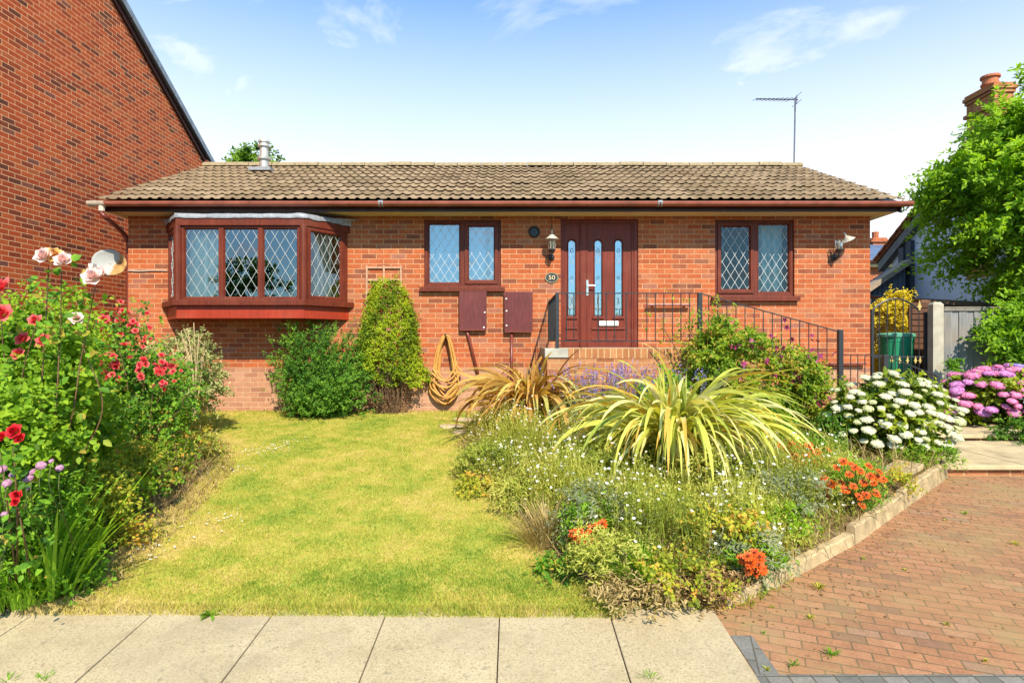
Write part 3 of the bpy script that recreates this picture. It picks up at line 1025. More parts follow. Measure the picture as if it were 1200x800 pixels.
def wall_lamp(px_, py, tilt, label):
    c = P(px_, py, YW)
    t = thing('wall_lamp', label, 'wall lamp', (c[0], YW, c[2] - .22), 'wall lamps on the bungalow front')
    yo = YW - .155
    b = MB()
    b.lathe((c[0], YW, c[2] - .19), ((.05, 0), (.05, .018), (.03, .03)), 16, 'y')
    b.tube(curve([(c[0], YW - .02, c[2] - .19), (c[0], YW - .09, c[2] - .21), (c[0], yo, c[2] - .17), (c[0], yo, c[2] - .10)], 6), .013, 8)
    b.lathe((c[0], yo, c[2] - .115), ((.02, -.02), (.045, 0), (.055, .02), (.04, .03)), 12)
    b.build('bracket', M_black, t, smooth=False)
    g = MB(); g.lathe((c[0], yo, c[2] - .085), ((.042, 0), (.058, .13)), 10, cap=False); g.build('lantern_glass', M_lampglass, t)
    s = MB()
    for k in range(6):
        a = k * math.pi / 3
        s.tube([(c[0] + .043 * math.cos(a), yo + .043 * math.sin(a), c[2] - .085), (c[0] + .06 * math.cos(a), yo + .06 * math.sin(a), c[2] + .048)], .004, 4)
    s.tube([(c[0], yo, c[2] - .08), (c[0], yo, c[2] + .03)], .018, 8)
    s.build('lantern_bars', M_lampmetal, t)
    h = MB()
    h.lathe((0, 0, 0), ((.10, 0), (.098, .008), (.055, .045), (.03, .07), (.012, .08), (.010, .10), (.016, .11), (.004, .145)), 16)
    ho = h.build('lamp_hood', M_lampmetal, t, smooth=False)
    ho.location = (c[0] + (.13 if tilt else 0), yo - (.02 if tilt else 0), c[2] + (.06 if not tilt else .035))
    ho.rotation_euler = (0, R(tilt), 0)


wall_lamp(646, 287, 0, 'upright black lantern on the wall between the round vent and the front door')
wall_lamp(977, 287, -28, 'lantern at the end of the front wall with its hood knocked askew')
# cable to the first lamp
tag(MB().tube(curve([(xat(646, YW), YW - .012, ZW + 1.5), (xat(646, YW) + .004, YW - .012, 3.2), P(646, 276, YW - .15)], 5), .004, 5).build('lamp_cable', M_black), 'thin dark cable hanging from the soffit to the lantern beside the door', 'cable')
c = P(646.5, 325.5, YW)
pl = MB(); pl.lathe((0, 0, 0), ((.105, 0), (.105, .012), (.095, .018), (.088, .012)), 28, 'y')
po = pl.build('number_plaque', M_black)
po.location = (c[0], YW, c[2]); po.scale = (1, 1, .76)
tag(po, 'small oval house number plaque reading 50 on the brick beside the front door', 'house number')
rim = MB(); rim.lathe((0, 0, 0), ((.097, .0165), (.100, .0205), (.092, .0205), (.0905, .0155)), 28, 'y', cap=False); ro = rim.build('gilt_rim', plain('old_gilt', (.5, .40, .2), .35, .5, metal=.5)); ro.parent = po
fc = bpy.data.curves.new('house_number', 'FONT'); fc.body = '50'; fc.size = .105; fc.align_x = 'CENTER'; fc.align_y = 'CENTER'; fc.extrude = .003
fo = bpy.data.objects.new('house_number', fc); C.objects.link(fo)
bpy.context.view_layer.update()
me_ = bpy.data.meshes.new_from_object(fo.evaluated_get(bpy.context.evaluated_depsgraph_get()))
bpy.data.objects.remove(fo)
fo = bpy.data.objects.new('house_number', me_); C.objects.link(fo); fo.parent = po; fc = me_; fc.materials.clear()
fo.location = (0, -.0165, 0); fo.rotation_euler = (R(90), 0, 0); fo.scale = (1, 1.15, 1); fc.materials.append(plain('gilt_digits', (.55, .46, .27), .5, .3))


def meter_box(xa, ya, xb, yb, label, hinges):
    a, b = P(xa, yb, YW), P(xb, ya, YW)
    t = thing('meter_box', label, 'meter box', ((a[0] + b[0]) / 2, YW, a[2]), 'meter boxes under the window')
    MB().box((a[0] + .01, YW - .05, a[2] + .01), (b[0] - .01, YW, b[2] - .01)).build('carcass', M_fascia, t)
    m = MB(); m.box((a[0], YW - .075, a[2]), (b[0], YW - .051, b[2])); m.build('lid', M_box, t, bevel=.006)
    for u, v in hinges:
        h = MB(); h.lathe((a[0] + (b[0] - a[0]) * u, YW - .076, a[2] + (b[2] - a[2]) * v), ((.013, 0), (.012, .006), (.006, .009)), 10, 'y')
        h.build('latch', M_white, t)
    MB().box((a[0] + .01, YW - .082, a[2] - .004), (b[0] - .01, YW - .0755, a[2] + .012)).build('bottom_bead', M_pipe, t)
    return t


meter_box(538.5, 341, 570.5, 387, 'plain faded brown meter box above the slanting pipe', ((.93, .45), (.9, .07)))
meter_box(591, 342, 624, 389, 'faded brown meter box with white hinges along one edge, above the upright pipe', ((.07, .82), (.08, .52), (.08, .16)))
tag(MB().tube([P(546.5, 386, YW - .03), P(549, 394, YW - .035), P(566, 462, YW - .035)], .022, 10).build('service_pipe', M_pipe, smooth=True), 'slanting red brown service pipe on the wall under the plain meter box', 'pipe')
tag(MB().tube([P(599.5, 389, YW - .03), P(599.5, 475, YW - .03)], .022, 10).build('service_pipe', M_pipe, smooth=True), 'upright red brown service pipe dropping from the hinged meter box behind the brown leaves', 'pipe')

# hose in long hanks on a hook
M_hose = plain('ochre_hose', (.50, .24, .055), .5, .35, var=.25, scale=7.)
hose = thing('garden_hose', 'coiled ochre garden hose hanging in long loops on the wall', 'hose', (xat(522, YW), YW - .06, .45))
m = MB(); hx = xat(523, YW); ztop = zat(394, YW)
for i in range(17):
    bt = random.uniform(.50, .60) if i < 9 else random.uniform(.56, 1.0)
    hw = random.uniform(.11, .19) if i < 9 else random.uniform(.13, .21)
    y = YW - .03 - i * .0065
    cxx = hx + random.uniform(-.025, .025)
    sk = random.uniform(-.05, .05)
    pts = [(cxx - .03, y, ztop + random.uniform(-.03, .0)), (cxx - hw * .62, y - .005, ztop - .22), (cxx - hw * .95, y, (ztop + bt) / 2 - .12), (cxx - hw + sk, y - .01, bt + .16),
           (cxx + sk, y - random.uniform(0, .05), bt), (cxx + hw + sk, y - .01, bt + .17), (cxx + hw * .9, y, (ztop + bt) / 2 - .1), (cxx + hw * .55, y, ztop - .22), (cxx + .03, y, ztop), (cxx - .03, y, ztop)]
    m.tube(curve(pts, 7), .0125, 7)
for k, zz_ in enumerate((.98, .88, .74)):
    m.tube(curve([(hx - .2, YW - .15, zz_ + .05), (hx - .08, YW - .165, zz_ - .05), (hx + .06, YW - .165, zz_ - .06), (hx + .19, YW - .15, zz_ + .07)], 6), .0125, 7)
m.build('hose_loops', M_hose, hose, smooth=True)
hk = MB(); hk.tube(curve([(hx, YW, ztop + .03), (hx, YW - .10, ztop - .01), (hx, YW - .16, ztop + .03)], 5), .012, 6); hk.build('hook', M_black, hose)

# wooden trellis on the wall, left showing above the clipped climber
t0, t1 = P(430, 311, YW - .03), P(470, 311, YW - .03)
tr = MB()
for x in np.linspace(t0[0], t1[0], 3):
    tr.box((x - .014, YW - .045, .6), (x + .014, YW - .030, t0[2]))
for z in np.arange(t0[2] - .03, .8, -.19):
    tr.box((t0[0] - .02, YW - .029, z - .014), (t1[0] + .02, YW - .012, z + .014))
tag(tr.build('wall_trellis', plain('bleached_wood', (.42, .24, .15), .85, .1, var=.3, scale=18.)), 'weathered wooden trellis on the brick showing above the clipped golden climber', 'trellis')
# cable along the wall under the eaves
cb = MB(); cb.tube(curve([P(150, 317, YW - .012), P(165, 317.6, YW - .014), P(180, 316.8, YW - .013), P(196, 317.2, YW - .012)], 6), .010, 6)
tag(cb.build('wall_cable', plain('grey_cable', (.45, .36, .28), .6)), 'pale cable clipped across the brick between the dish and the bay', 'cable')

# satellite dish
k = NT('rusty_dish_paint')
xsep = k.n('ShaderNodeSeparateXYZ', {0: k.n('ShaderNodeTexCoord').outputs['Object']})
edge = k.math('ADD', k.math('MULTIPLY', xsep.outputs[0], 2.2), k.math('MULTIPLY', k.noise(9., 5), .9))
rust = k.ramp(edge, ((.58, 0.), (.66, 1.)))
rc = k.ramp(k.noise(12., 5), ((.35, (.20, .10, .04)), (.65, (.46, .27, .08))))
c_ = k.mix(rust, k.ramp(k.noise(6., 4), ((.3, (.27, .28, .27)), (.7, (.36, .36, .34)))), rc)
M_dish = k.done(c_, .6, .3)
dc = P(130.5, 308, 9.42)
dish = thing('satellite_dish', 'oval grey satellite dish streaked with rust, fixed at the corner of the bungalow', 'satellite dish', (dc[0], dc[1], dc[2]))
v, f = [], []
NR, NA = 8, 36
for i in range(NR + 1):
    r = i / NR
    for j in range(NA):
        a = 2 * math.pi * j / NA
        v.append((.245 * r * math.cos(a), .055 * (1 - r * r), .20 * r * math.sin(a)))
for i in range(NR):
    for j in range(NA):
        f.append((i * NA + j, i * NA + (j + 1) % NA, (i + 1) * NA + (j + 1) % NA, (i + 1) * NA + j))
do = MB().add(v, f).build('dish', M_dish, dish, smooth=True)
sm = do.modifiers.new('thick', 'SOLIDIFY'); sm.thickness = .008
do.location = (dc[0], dc[1] - .05, dc[2]); do.rotation_euler = (R(-8), R(14), R(12))
ar = MB()
ar.tube([(dc[0] - .03, dc[1] - .03, dc[2] - .19), (dc[0] - .03, dc[1] - .36, dc[2] - .11)], .011, 6)
ar.box((dc[0] - .065, dc[1] - .42, dc[2] - .12), (dc[0] + .005, dc[1] - .34, dc[2] - .06))
ar.build('receiver_arm', plain('grey_plastic', (.5, .5, .46), .5), dish)
bk = MB(); bk.tube([(dc[0] + .05, dc[1] + .03, dc[2]), (dc[0] + .05, dc[1] + .16, dc[2] - .02), (XL, dc[1] + .16, dc[2] - .02)], .018, 8)
bk.build('wall_bracket', M_lead, dish)

# TV aerial at the gable
ax = xat(932, 12.05); az = zat(117, 12.05)
ae = thing('tv_aerial', 'thin television aerial on a tall mast at the end of the ridge', 'aerial', (ax, 12.05, ZR - .3))
m = MB(); m.tube([(ax - .03, 12.05, ZR - .25), (ax, 12.05, az + .03)], .016, 8); m.build('mast', plain('aerial_mast', (.16, .15, .16), .4, .5, metal=.5), ae)
m = MB(); m.tube([(ax + .05, 12.05, az), (xat(886, 12.05), 12.05, az + .02)], .012, 6)
for i, x in enumerate(np.linspace(ax - .08, xat(887, 12.05), 9)):
    L = .2 - .008 * i
    m.tube([(x + .03, 12.05 - L, az - .03), (x - .03, 12.05 + L, az + .04)], .005, 4)
for s_ in (-1, 1):
    m.tube([(ax + .03, 12.05 - .2, az + s_ * .07), (ax + .03, 12.05 + .2, az + s_ * .07)], .006, 4)
m.tube([(ax + .03, 12.05, az - .09), (ax + .03, 12.05, az + .09)], .007, 4)
m.build('antenna', plain('aerial_rods', (.12, .12, .13), .4, .5, metal=.5), ae)
# ------------------------------------------------------------------ ground
def surf(name, poly, off, mat, kind='structure', nx=1):
    """a sheet following the garden slope at a height above it"""
    m = MB(); m.add([(x, y, float(gz(y)) + off) for x, y in poly], (tuple(range(len(poly))),))
    return tag(m.build(name, mat), kind=kind)


def soil_mat(name, a, b, c):
    k = NT(name)
    col = k.ramp(k.noise(7., 7, .7), ((.3, a), (.52, b), (.7, c)))
    col = k.mix(k.ramp(k.noise(60., 4, .7), ((.45, 0.), (.65, .7))), col, tuple(x * .4 for x in a))
    return k.done(col, .95, .1, k.bump(k.noise(45., 6, .7), .8, .02))


M_soil = soil_mat('dry_soil', (.10, .065, .035), (.18, .12, .06), (.32, .23, .11))
M_earth = soil_mat('earth', (.07, .07, .02), (.14, .12, .035), (.22, .17, .07))
gy = [-300, -3, 1.4, 2.45, 2.72, 2.721, 3.3, 4.5, 6, 7.5, 9.35, 30, 400]
gzv = [-.45, -.30, -.17, -.16, -.16, -.05, -.04, .05, .15, .26, .39, .39, .39]
m = MB(); xsr = [-300, -20, -8, -3, 0, 3, 8, 20, 300]
vv = [(x, y, z) for y, z in zip(gy, gzv) for x in xsr]
nx = len(xsr)
m.add(vv, [(j * nx + i, j * nx + i + 1, (j + 1) * nx + i + 1, (j + 1) * nx + i) for j in range(len(gy) - 1) for i in range(nx - 1)])
tag(m.build('ground', M_earth), kind='structure')
M_asph = plain('old_asphalt', (.10, .095, .085), .95, .15, var=.3, scale=15., bump=.5, bscale=140.)
tag(MB().box((-60, -5, -.2), (60, 2.62, -.125)).build('road', M_asph), kind='structure')


# pavement of big concrete flags, each a slab with its own slight tilt
def flag_mat():
    k = NT('concrete_flag')
    a = k.n('ShaderNodeObjectInfo').outputs['Random']
    c = k.ramp(k.noise(2.4, 5, .6), ((.3, (.375, .295, .17)), (.7, (.465, .375, .23))))
    sp_ = k.noise(85., 4, .8)
    c = k.mix(k.ramp(sp_, ((.50, 0.), (.64, .9))), c, (.20, .155, .09))
    c = k.mix(k.ramp(k.noise(75., 4, .7), ((.55, 0.), (.68, .45))), c, (.60, .52, .38))
    c = k.mix(k.ramp(k.noise(5., 6, .7), ((.52, 0.), (.70, .5))), c, (.27, .205, .12))
    c = k.mix(k.ramp(k.noise(1.1, 7, .75), ((.48, 0.), (.66, .55))), c, (.31, .25, .165))
    c = k.mix(k.ramp(k.noise(19., 4, .6), ((.62, 0.), (.70, .55))), c, (.20, .17, .11))
    return k.done(c, .9, .15, k.bump(sp_, .45, .004))


M_flag = flag_mat()
edges = [-5.7, -5.08, -4.46, -3.85, -3.235, -2.615, -1.962, -1.305, -.687, -.068, .532, 1.115]
m = MB()
for a, b in zip(edges[:-1], edges[1:]):
    g = .0035 if a < -1 else .0025
    t = [random.uniform(-.004, .004) for _ in range(4)]
    yb = 3.42
    lo = (a + g, b - g)
    pts = [(lo[0], 2.735), (lo[1], 2.735), (lo[1], yb), (lo[0], yb)]
    top = [(x, y, float(gz(y)) + .004 + q) for (x, y), q in zip(pts, t)]
    bot = [(x, y, float(gz(y)) - .055) for x, y in pts]
    m.add(bot + top, ((4, 5, 6, 7), (0, 1, 5, 4), (1, 2, 6, 5), (2, 3, 7, 6), (3, 0, 4, 7)))
tag(m.build('pavement', M_flag, bevel=.004), kind='structure')
m = MB()
x = -6.
while x < 1.1:
    m.box((x + .003, 2.60, -.16), (min(x + .914, 1.11) - .003, 2.727, -.033 + random.uniform(-.003, .003)))
    x += .914
tag(m.build('kerb', M_concrete, bevel=.012), kind='structure')

# driveway of red block pavers with a grey border
PAV = ((.0, (.22, .12, .072)), (.12, (.29, .14, .072)), (.4, (.335, .155, .074)), (.7, (.36, .168, .080)), (.93, (.385, .19, .098)), (1., (.28, .17, .105)))
M_paver = brick('red_block_paving', 'xy', PAV, (.14, .10, .05), w=.155, h=.0775, m=.008, rot=R(20), bump=.7, mossy=((.27, .20, .085), .65), stain=.45, stainc=(.31, .19, .085))
M_grey = brick('grey_block_border', 'xy', ((.0, (.13, .125, .11)), (.5, (.18, .17, .145)), (1., (.23, .21, .175))), (.10, .085, .06), w=.105, h=.4, m=.008, off=0., rot=0., bump=.7)
M_grey2 = brick('grey_block_edge', 'xy', ((.0, (.14, .135, .12)), (1., (.20, .19, .16))), (.10, .085, .06), w=.215, h=.105, m=.008, off=.5, rot=R(-76), bump=.7)
drive_poly = [(1.31, 2.86), (9., 2.86), (9., 5.95), (4.23, 5.95), (2.40, 4.30), (1.10, 3.44)]
surf('driveway', [(1.118, 2.79), (9., 2.79), (9., 6.0), (4.0, 6.0), (1.05, 3.50)], .0, M_paver)
m = MB(); m.add([(x, y, float(gz(y)) + .004) for x, y in ((1.112, 2.50), (9, 2.50), (9, 2.815), (1.112, 2.815))], ((0, 1, 2, 3),))
tag(m.build('driveway_border', M_grey), kind='structure')
m = MB(); m.add([(x, y, float(gz(y)) + .0035) for x, y in ((1.12, 2.816), (1.225, 2.816), (1.225, 3.14), (1.118, 3.14))], ((0, 1, 2, 3),))
tag(m.build('driveway_edge', M_grey2), kind='structure')

# garden soil: the two beds, slightly mounded
LAWN = [(-2.66, 3.40), (.56, 3.36), (.30, 3.9), (.03, 4.8), (-.30, 5.6), (-.46, 6.3), (-.62, 7.2), (-.55, 8.2), (-.45, 9.33), (-5.0, 9.33), (-4.6, 8.6), (-3.4, 7.2), (-3.02, 6.3), (-2.80, 5.3), (-2.68, 4.3)]
KERB = [(1.20, 3.42), (1.66, 3.74), (2.40, 4.31), (3.20, 5.03), (4.20, 5.93)]
BED = [(.62, 3.39), (1.17, 3.43), (1.66, 3.76), (2.40, 4.33), (3.20, 5.05), (4.18, 5.95), (4.22, 7.4), (4.6, 9.3), (-.40, 9.33), (-.52, 8.2), (-.58, 7.2), (-.43, 6.3), (-.27, 5.6), (.06, 4.8), (.33, 3.9)]
LBED = [(-7.05, 3.41), (-2.70, 3.41), (-2.72, 4.3), (-2.84, 5.3), (-3.06, 6.3), (-3.44, 7.2), (-4.65, 8.6), (-5.05, 9.33), (-7.05, 9.33)]


def inside(poly, x, y):
    x, y = np.asarray(x, float), np.asarray(y, float)
    r = np.zeros(x.shape, bool)
    n = len(poly)
    for i in range(n):
        x0, y0 = poly[i]; x1, y1 = poly[(i + 1) % n]
        c = ((y0 > y) != (y1 > y)) & (x < (x1 - x0) * (y - y0) / (y1 - y0 + 1e-12) + x0)
        r ^= c
    return r


def edge_dist(poly, x, y):
    d = np.full(np.shape(x), 9.)
    n = len(poly)
    for i in range(n):
        a = np.array(poly[i]); b = np.array(poly[(i + 1) % n])
        ab = b - a
        t = np.clip(((x - a[0]) * ab[0] + (y - a[1]) * ab[1]) / (ab @ ab), 0, 1)
        d = np.minimum(d, np.hypot(x - a[0] - t * ab[0], y - a[1] - t * ab[1]))
    return d


def bed_h(x, y):
    """height of the flower bed: level with the lawn on one side, held up by the kerb on the other"""
    x, y = np.asarray(x, float), np.asarray(y, float)
    d = edge_dist(BED, x, y)
    k = np.full(x.shape, 9.)
    for a, b in zip(KERB[:-1], KERB[1:]):
        a, b = np.array(a), np.array(b); ab = b - a
        t = np.clip(((x - a[0]) * ab[0] + (y - a[1]) * ab[1]) / (ab @ ab), 0, 1)
        k = np.minimum(k, np.hypot(x - a[0] - t * ab[0], y - a[1] - t * ab[1]))
    f = np.clip((y - 3.4) / 1.0, .2, 1)
    return gz(y) + np.minimum(d * .5, .10) + .06 * f * np.exp(-(k / .5) ** 2)


def bed_mesh(name, poly, hf, mat, step=.06):
    px = [p[0] for p in poly]; py = [p[1] for p in poly]
    X = np.arange(min(px), max(px) + step, step); Y = np.arange(min(py), max(py) + step, step)
    gx, gyy = np.meshgrid(X, Y)
    z = hf(gx, gyy) + rng.normal(size=gx.shape) * .008
    ins = inside(poly, gx, gyy)
    z = np.where(ins, z, gz(gyy) - .03)
    idx = np.arange(gx.size).reshape(gx.shape)
    any_ = ins[:-1, :-1] | ins[1:, :-1] | ins[:-1, 1:] | ins[1:, 1:]
    q = np.stack([idx[:-1, :-1], idx[:-1, 1:], idx[1:, 1:], idx[1:, :-1]], -1)[any_]
    m = MB(); m.v = [tuple(p) for p in np.stack([gx, gyy, z], -1).reshape(-1, 3)]; m.f = [tuple(r) for r in q]; m.m = [0] * len(q)
    return tag(m.build(name, mat, smooth=True), kind='structure')


bed_mesh('flower_bed_soil', BED, bed_h, M_soil)
bed_mesh('rose_bed_soil', LBED, lambda x, y: gz(y) + np.minimum(edge_dist(LBED, x, y) * .4, .10), M_soil, .08)


def lawn_mat(name, blades_):
    k = NT(name)
    patch = k.noise(1.9, 6, .7)
    fine = k.noise(9., 5, .65)
    f = k.math('ADD', k.math('MULTIPLY_ADD', patch, 1.5, -.45), k.math('MULTIPLY', fine, .55))
    if blades_:
        a = k.n('ShaderNodeAttribute', attribute_name='rv').outputs['Fac']
        f = k.math('ADD', f, k.math('MULTIPLY_ADD', a, .9, -.45))
    g = ((.14, (.14, .24, .022)), (.36, (.29, .36, .040)), (.58, (.45, .42, .065)), (.80, (.57, .45, .12)), (1., (.62, .48, .20)))
    c = k.ramp(f, g)
    if not blades_:
        c = k.mix(.35, c, (.24, .19, .06))
        return k.done(c, .95, .1, k.bump(k.noise(90., 4), .6, .01))
    p = k.n('ShaderNodeBsdfPrincipled', {'Base Color': c, 'Roughness': .6, 'Specular IOR Level': .2})
    t = k.n('ShaderNodeBsdfTranslucent', {'Color': c})
    mm = k.n('ShaderNodeMixShader', {0: .3, 1: p.outputs[0], 2: t.outputs[0]})
    k.t.links.new(mm.outputs[0], k.out.inputs[0])
    return k.mat


M_lawn = lawn_mat('dry_lawn', False)
M_blade = lawn_mat('grass_blades', True)
surf('lawn', LAWN, .003, M_lawn)


# grass: denser near the camera; straw towards the bed edges
def grass():
    n = 900000
    y = 3.30 + (9.34 - 3.30) * rng.uniform(0, 1, n) ** 1.35
    x = rng.uniform(-5.1, .75, n)
    d = edge_dist(LAWN, x, y)
    ins = inside(LAWN, x, y)
    keep = ins | ((d < .06) & (rng.uniform(size=n) < .55))
    wave = np.sin(x * 13 + y * 7) * np.sin(y * 11 - x * 5)
    keep &= rng.uniform(size=n) < (.75 + .25 * wave)
    x, y, d, ins = x[keep], y[keep], d[keep], ins[keep]
    n = len(x)
    front = np.clip((4.1 - y) / .5, 0, 1) * np.clip((x + 1.9) / .6, 0, 1)
    edge = np.clip(1 - d / .28, 0, 1)
    leftside = np.clip((-1.9 - x) / .7, 0, 1) * np.clip((5.8 - y) / 1., 0, 1)
    rv = .50 + rng.normal(size=n) * .14 + .18 * edge + .26 * leftside - .30 * front * (1 - edge * .4) - .05
    h = rng.uniform(.007, .016, n) * np.where(rng.uniform(size=n) < .025, 2.2, 1.) * (1 + .35 * front) * np.where(ins, 1, .8) + np.where(d < .05, rng.uniform(0, .03, n), 0)
    wd = rng.uniform(.0016, .0034, n) * (.75 + .09 * y)
    az = rng.uniform(0, 2 * np.pi, n)
    lean = rng.uniform(.15, 1.1, n)
    z = gz(y) + .001
    b = np.stack([x, y, z], 1)
    sd = np.stack([np.cos(az), np.sin(az), 0 * az], 1) * wd[:, None]
    az2 = rng.uniform(0, 2 * np.pi, n)
    t = b + np.stack([np.cos(az2) * h * lean, np.sin(az2) * h * lean, h], 1)
    v = np.stack([b - sd, b + sd, t + sd * .2, t - sd * .2], 1)
    lb = LB(); lb.add(v, ((0, 1, 2, 3),), np.clip(rv, 0, 1))
    return tag(lb.build('grass', M_blade), kind='stuff')


grass()

# ------------------------------------------------------------------ kerb stones that hold the bed
M_sand = plain('sandy_concrete', (.37, .275, .15), .9, .15, var=.4, scale=9., bump=.6, bscale=60., detail=9)
KL = ['low weathered kerb stone half buried in yellow leaves at the corner of the pavement', 'rough pale kerb stone behind the dead twigs along the drive', 'long sandy concrete kerb stone below the orange daisies', 'tall clean sandy kerb stone running up to the garden steps']
for i, (a, b) in enumerate(zip(KERB[:-1], KERB[1:])):
    a, b = np.array(a), np.array(b)
    d = (b - a) / np.linalg.norm(b - a); nn = np.array((-d[1], d[0]))
    L = np.linalg.norm(b - a)
    h = (.045, .08, .125, .15)[i]
    m = MB(); k = 14
    vv = []
    for j in range(k + 1):
        p = a + d * (L * j / k * .992)
        hh = h + random.uniform(-.006, .006) + (.05 * j / k if i == 0 else 0)
        e = random.uniform(-.004, .004)
        for off, z in ((-.012 + e, -.08), (-.006 + e, hh - .01), (.004, hh), (.048, hh + random.uniform(-.003, .003)), (.052, hh - .01), (.054, -.08)):
            q = p + nn * off
            vv.append((q[0], q[1], float(gz(q[1])) + z))
    ff = [(6 * j + s, 6 * j + 6 + s, 6 * j + 7 + s, 6 * j + 1 + s) for j in range(k) for s in range(5)] + [tuple(range(6)), tuple(range(6 * k + 5, 6 * k - 1, -1))]
    m.add(vv, ff)
    tag(m.build('kerb_stone', M_sand), KL[i], 'kerb stone', 'kerb stones edging the raised bed')
m = MB(); p = P(1072, 570, 5.55)
m.obox((3.42, 5.33, float(gz(5.33)) + .148), (math.cos(R(42)), math.sin(R(42)), .05), (-math.sin(R(42)), math.cos(R(42)), .05), (0, 0, 1), (0, 0, 0), (.52, .22, .05))
tag(m.build('loose_slab', M_sand, bevel=.006), 'loose flat concrete slab lying on the bed beside the tall kerb stone', 'slab')

# ------------------------------------------------------------------ garden steps and path
M_flagold = plain('worn_stone_flag', (.42, .33, .19), .9, .15, var=.35, scale=5., bump=.5, bscale=60.)
ST1, ST2 = .302, .375
for i, (ya, yb, z, lab) in enumerate(((5.95, 7.43, ST1, 'lower garden step of worn stone flags over a brick riser'), (7.43, 9.2, ST2, 'upper garden step of broken stone flags in front of the pink hydrangea'))):
    t = thing('garden_step', lab, 'step', (4.9, ya, z - .1), 'steps up to the side gate')
    MB().box((4.22, ya + .03, -.02), (6.6, yb - .001, z - .045)).build('riser', M_porch, t)
    m = MB(); x = 4.2
    wds = ((.78, .95, .75) if i == 0 else (.50, 1.0, .95))
    for j, wd in enumerate(wds):
        m.box((x + .004, ya - .01 + (random.uniform(-.01, .01)), z - .044), (x + wd - .004, yb - .003, z + random.uniform(-.004, .004)))
        x += wd
    m.build('tread', M_flagold, t, bevel=.008)
m = MB(); m.box((4.22, 9.201, .2), (7.0, 15, ST2 - .003)); tag(m.build('path', M_flagold), kind='structure')

# ------------------------------------------------------------------ porch and ramp
PX0, PX1, PYF = .43, 2.29, 7.5
PZ = zat(408.5, PYF)
porch = thing('porch', 'raised brick porch with a soldier course edge in front of the door', 'porch', (1.4, 8.4, .3))
m = MB()
m.quad((PX0, PYF, .1), (PX1 + .0, PYF, .1), (PX1 + .0, PYF, PZ - .118), (PX0, PYF, PZ - .118))
m.build('front_wall', M_porch, porch)
m = MB(); m.quad((PX0, YW - .003, .1), (PX0, PYF, .1), (PX0, PYF, PZ - .118), (PX0, YW - .003, PZ - .118)); m.build('flank_wall', M_porch_side, porch)
m = MB(); m.box((PX0 + .26, PYF - .006, PZ - .117), (PX1 + .1, PYF + .106, PZ)); m.build('soldier_course', M_soldier, porch)
MB().box((PX0 - .03, PYF - .02, PZ - .11), (PX0 + .257, PYF + .24, PZ + .004)).build('corner_stone', M_concrete, porch, bevel=.006)
MB().box((PX0 + .003, PYF + .108, PZ - .116), (PX1 + .1, YW - .004, PZ - .004)).build('deck', M_flagold, porch)
RXE, RZE = 3.86, zat(455, PYF)   # foot of the ramp
m = MB(); m.add(((PX1, PYF, .1), (RXE, PYF, .1), (RXE, PYF, RZE), (PX1, PYF, PZ - .118)), ((0, 1, 2, 3),)); m.build('ramp_wall', M_porch, porch)
m = MB(); m.add([(x, y, z) for y in (PYF - .006, 8.7) for x, z in ((PX1 + .101, PZ - .10), (RXE + .02, RZE), (RXE + .02, RZE + .05), (PX1 + .101, PZ - .004))],
               ((0, 1, 2, 3), (7, 6, 5, 4), (0, 4, 5, 1), (1, 5, 6, 2), (2, 6, 7, 3), (3, 7, 4, 0))); m.build('ramp', M_porch, porch)
MB().box((RXE + .021, PYF + .25, .1), (4.3, 8.9, RZE - .2)).build('landing', M_porch, porch)


def rail(name, label, segs, bars, posts, grp='iron railings'):
    t = thing(name, label, 'railing', posts[0][0], grp)
    for a, b, r in posts:
        MB().box((a[0] - r, a[1] - r, a[2]), (b[0] + r, b[1] + r, b[2])).build('post', M_black, t, bevel=.003)
    m = MB()
    for a, b, wd in segs:
        m.beam(a, b, wd, .012 if wd > .02 else wd)
    m.build('rails', M_black, t)
    m = MB()
    for a, b in bars:
        m.tube([a, b], .0065, 6)
    m.build('bars', M_black, t)
    return t


zt_r, zb_r = zat(343.5, PYF + .05), zat(399.5, PYF + .05)
yr = PYF + .06
xa, xb = xat(653, yr), xat(820, yr)
segs = [((xa, yr, zt_r), (xb, yr, zt_r), .026), ((xa, yr, zb_r), (xb, yr, zb_r), .026), ((xa, yr, zt_r), (xa, YW, zt_r), .026), ((xa, yr, zb_r), (xa, YW, zb_r), .026)]
xbars = np.array([664, 672.5, 701, 710.5, 720, 734, 758, 768, 778, 788, 798, 808])
bars = [((xat(x, yr), yr, zb_r), (xat(x, yr), yr, zt_r)) for x in xbars] + [((xa, y, zb_r), (xa, y, zt_r)) for y in np.arange(yr + .11, YW - .02, .11)]
rail('porch_railing', 'level black iron railing round the porch in front of the door', segs, bars,
     [((xa, yr, PZ), (xa, yr, zt_r + .01), .022), ((xb, yr, PZ - .1), (xb, yr, zt_r + .01), .026)])
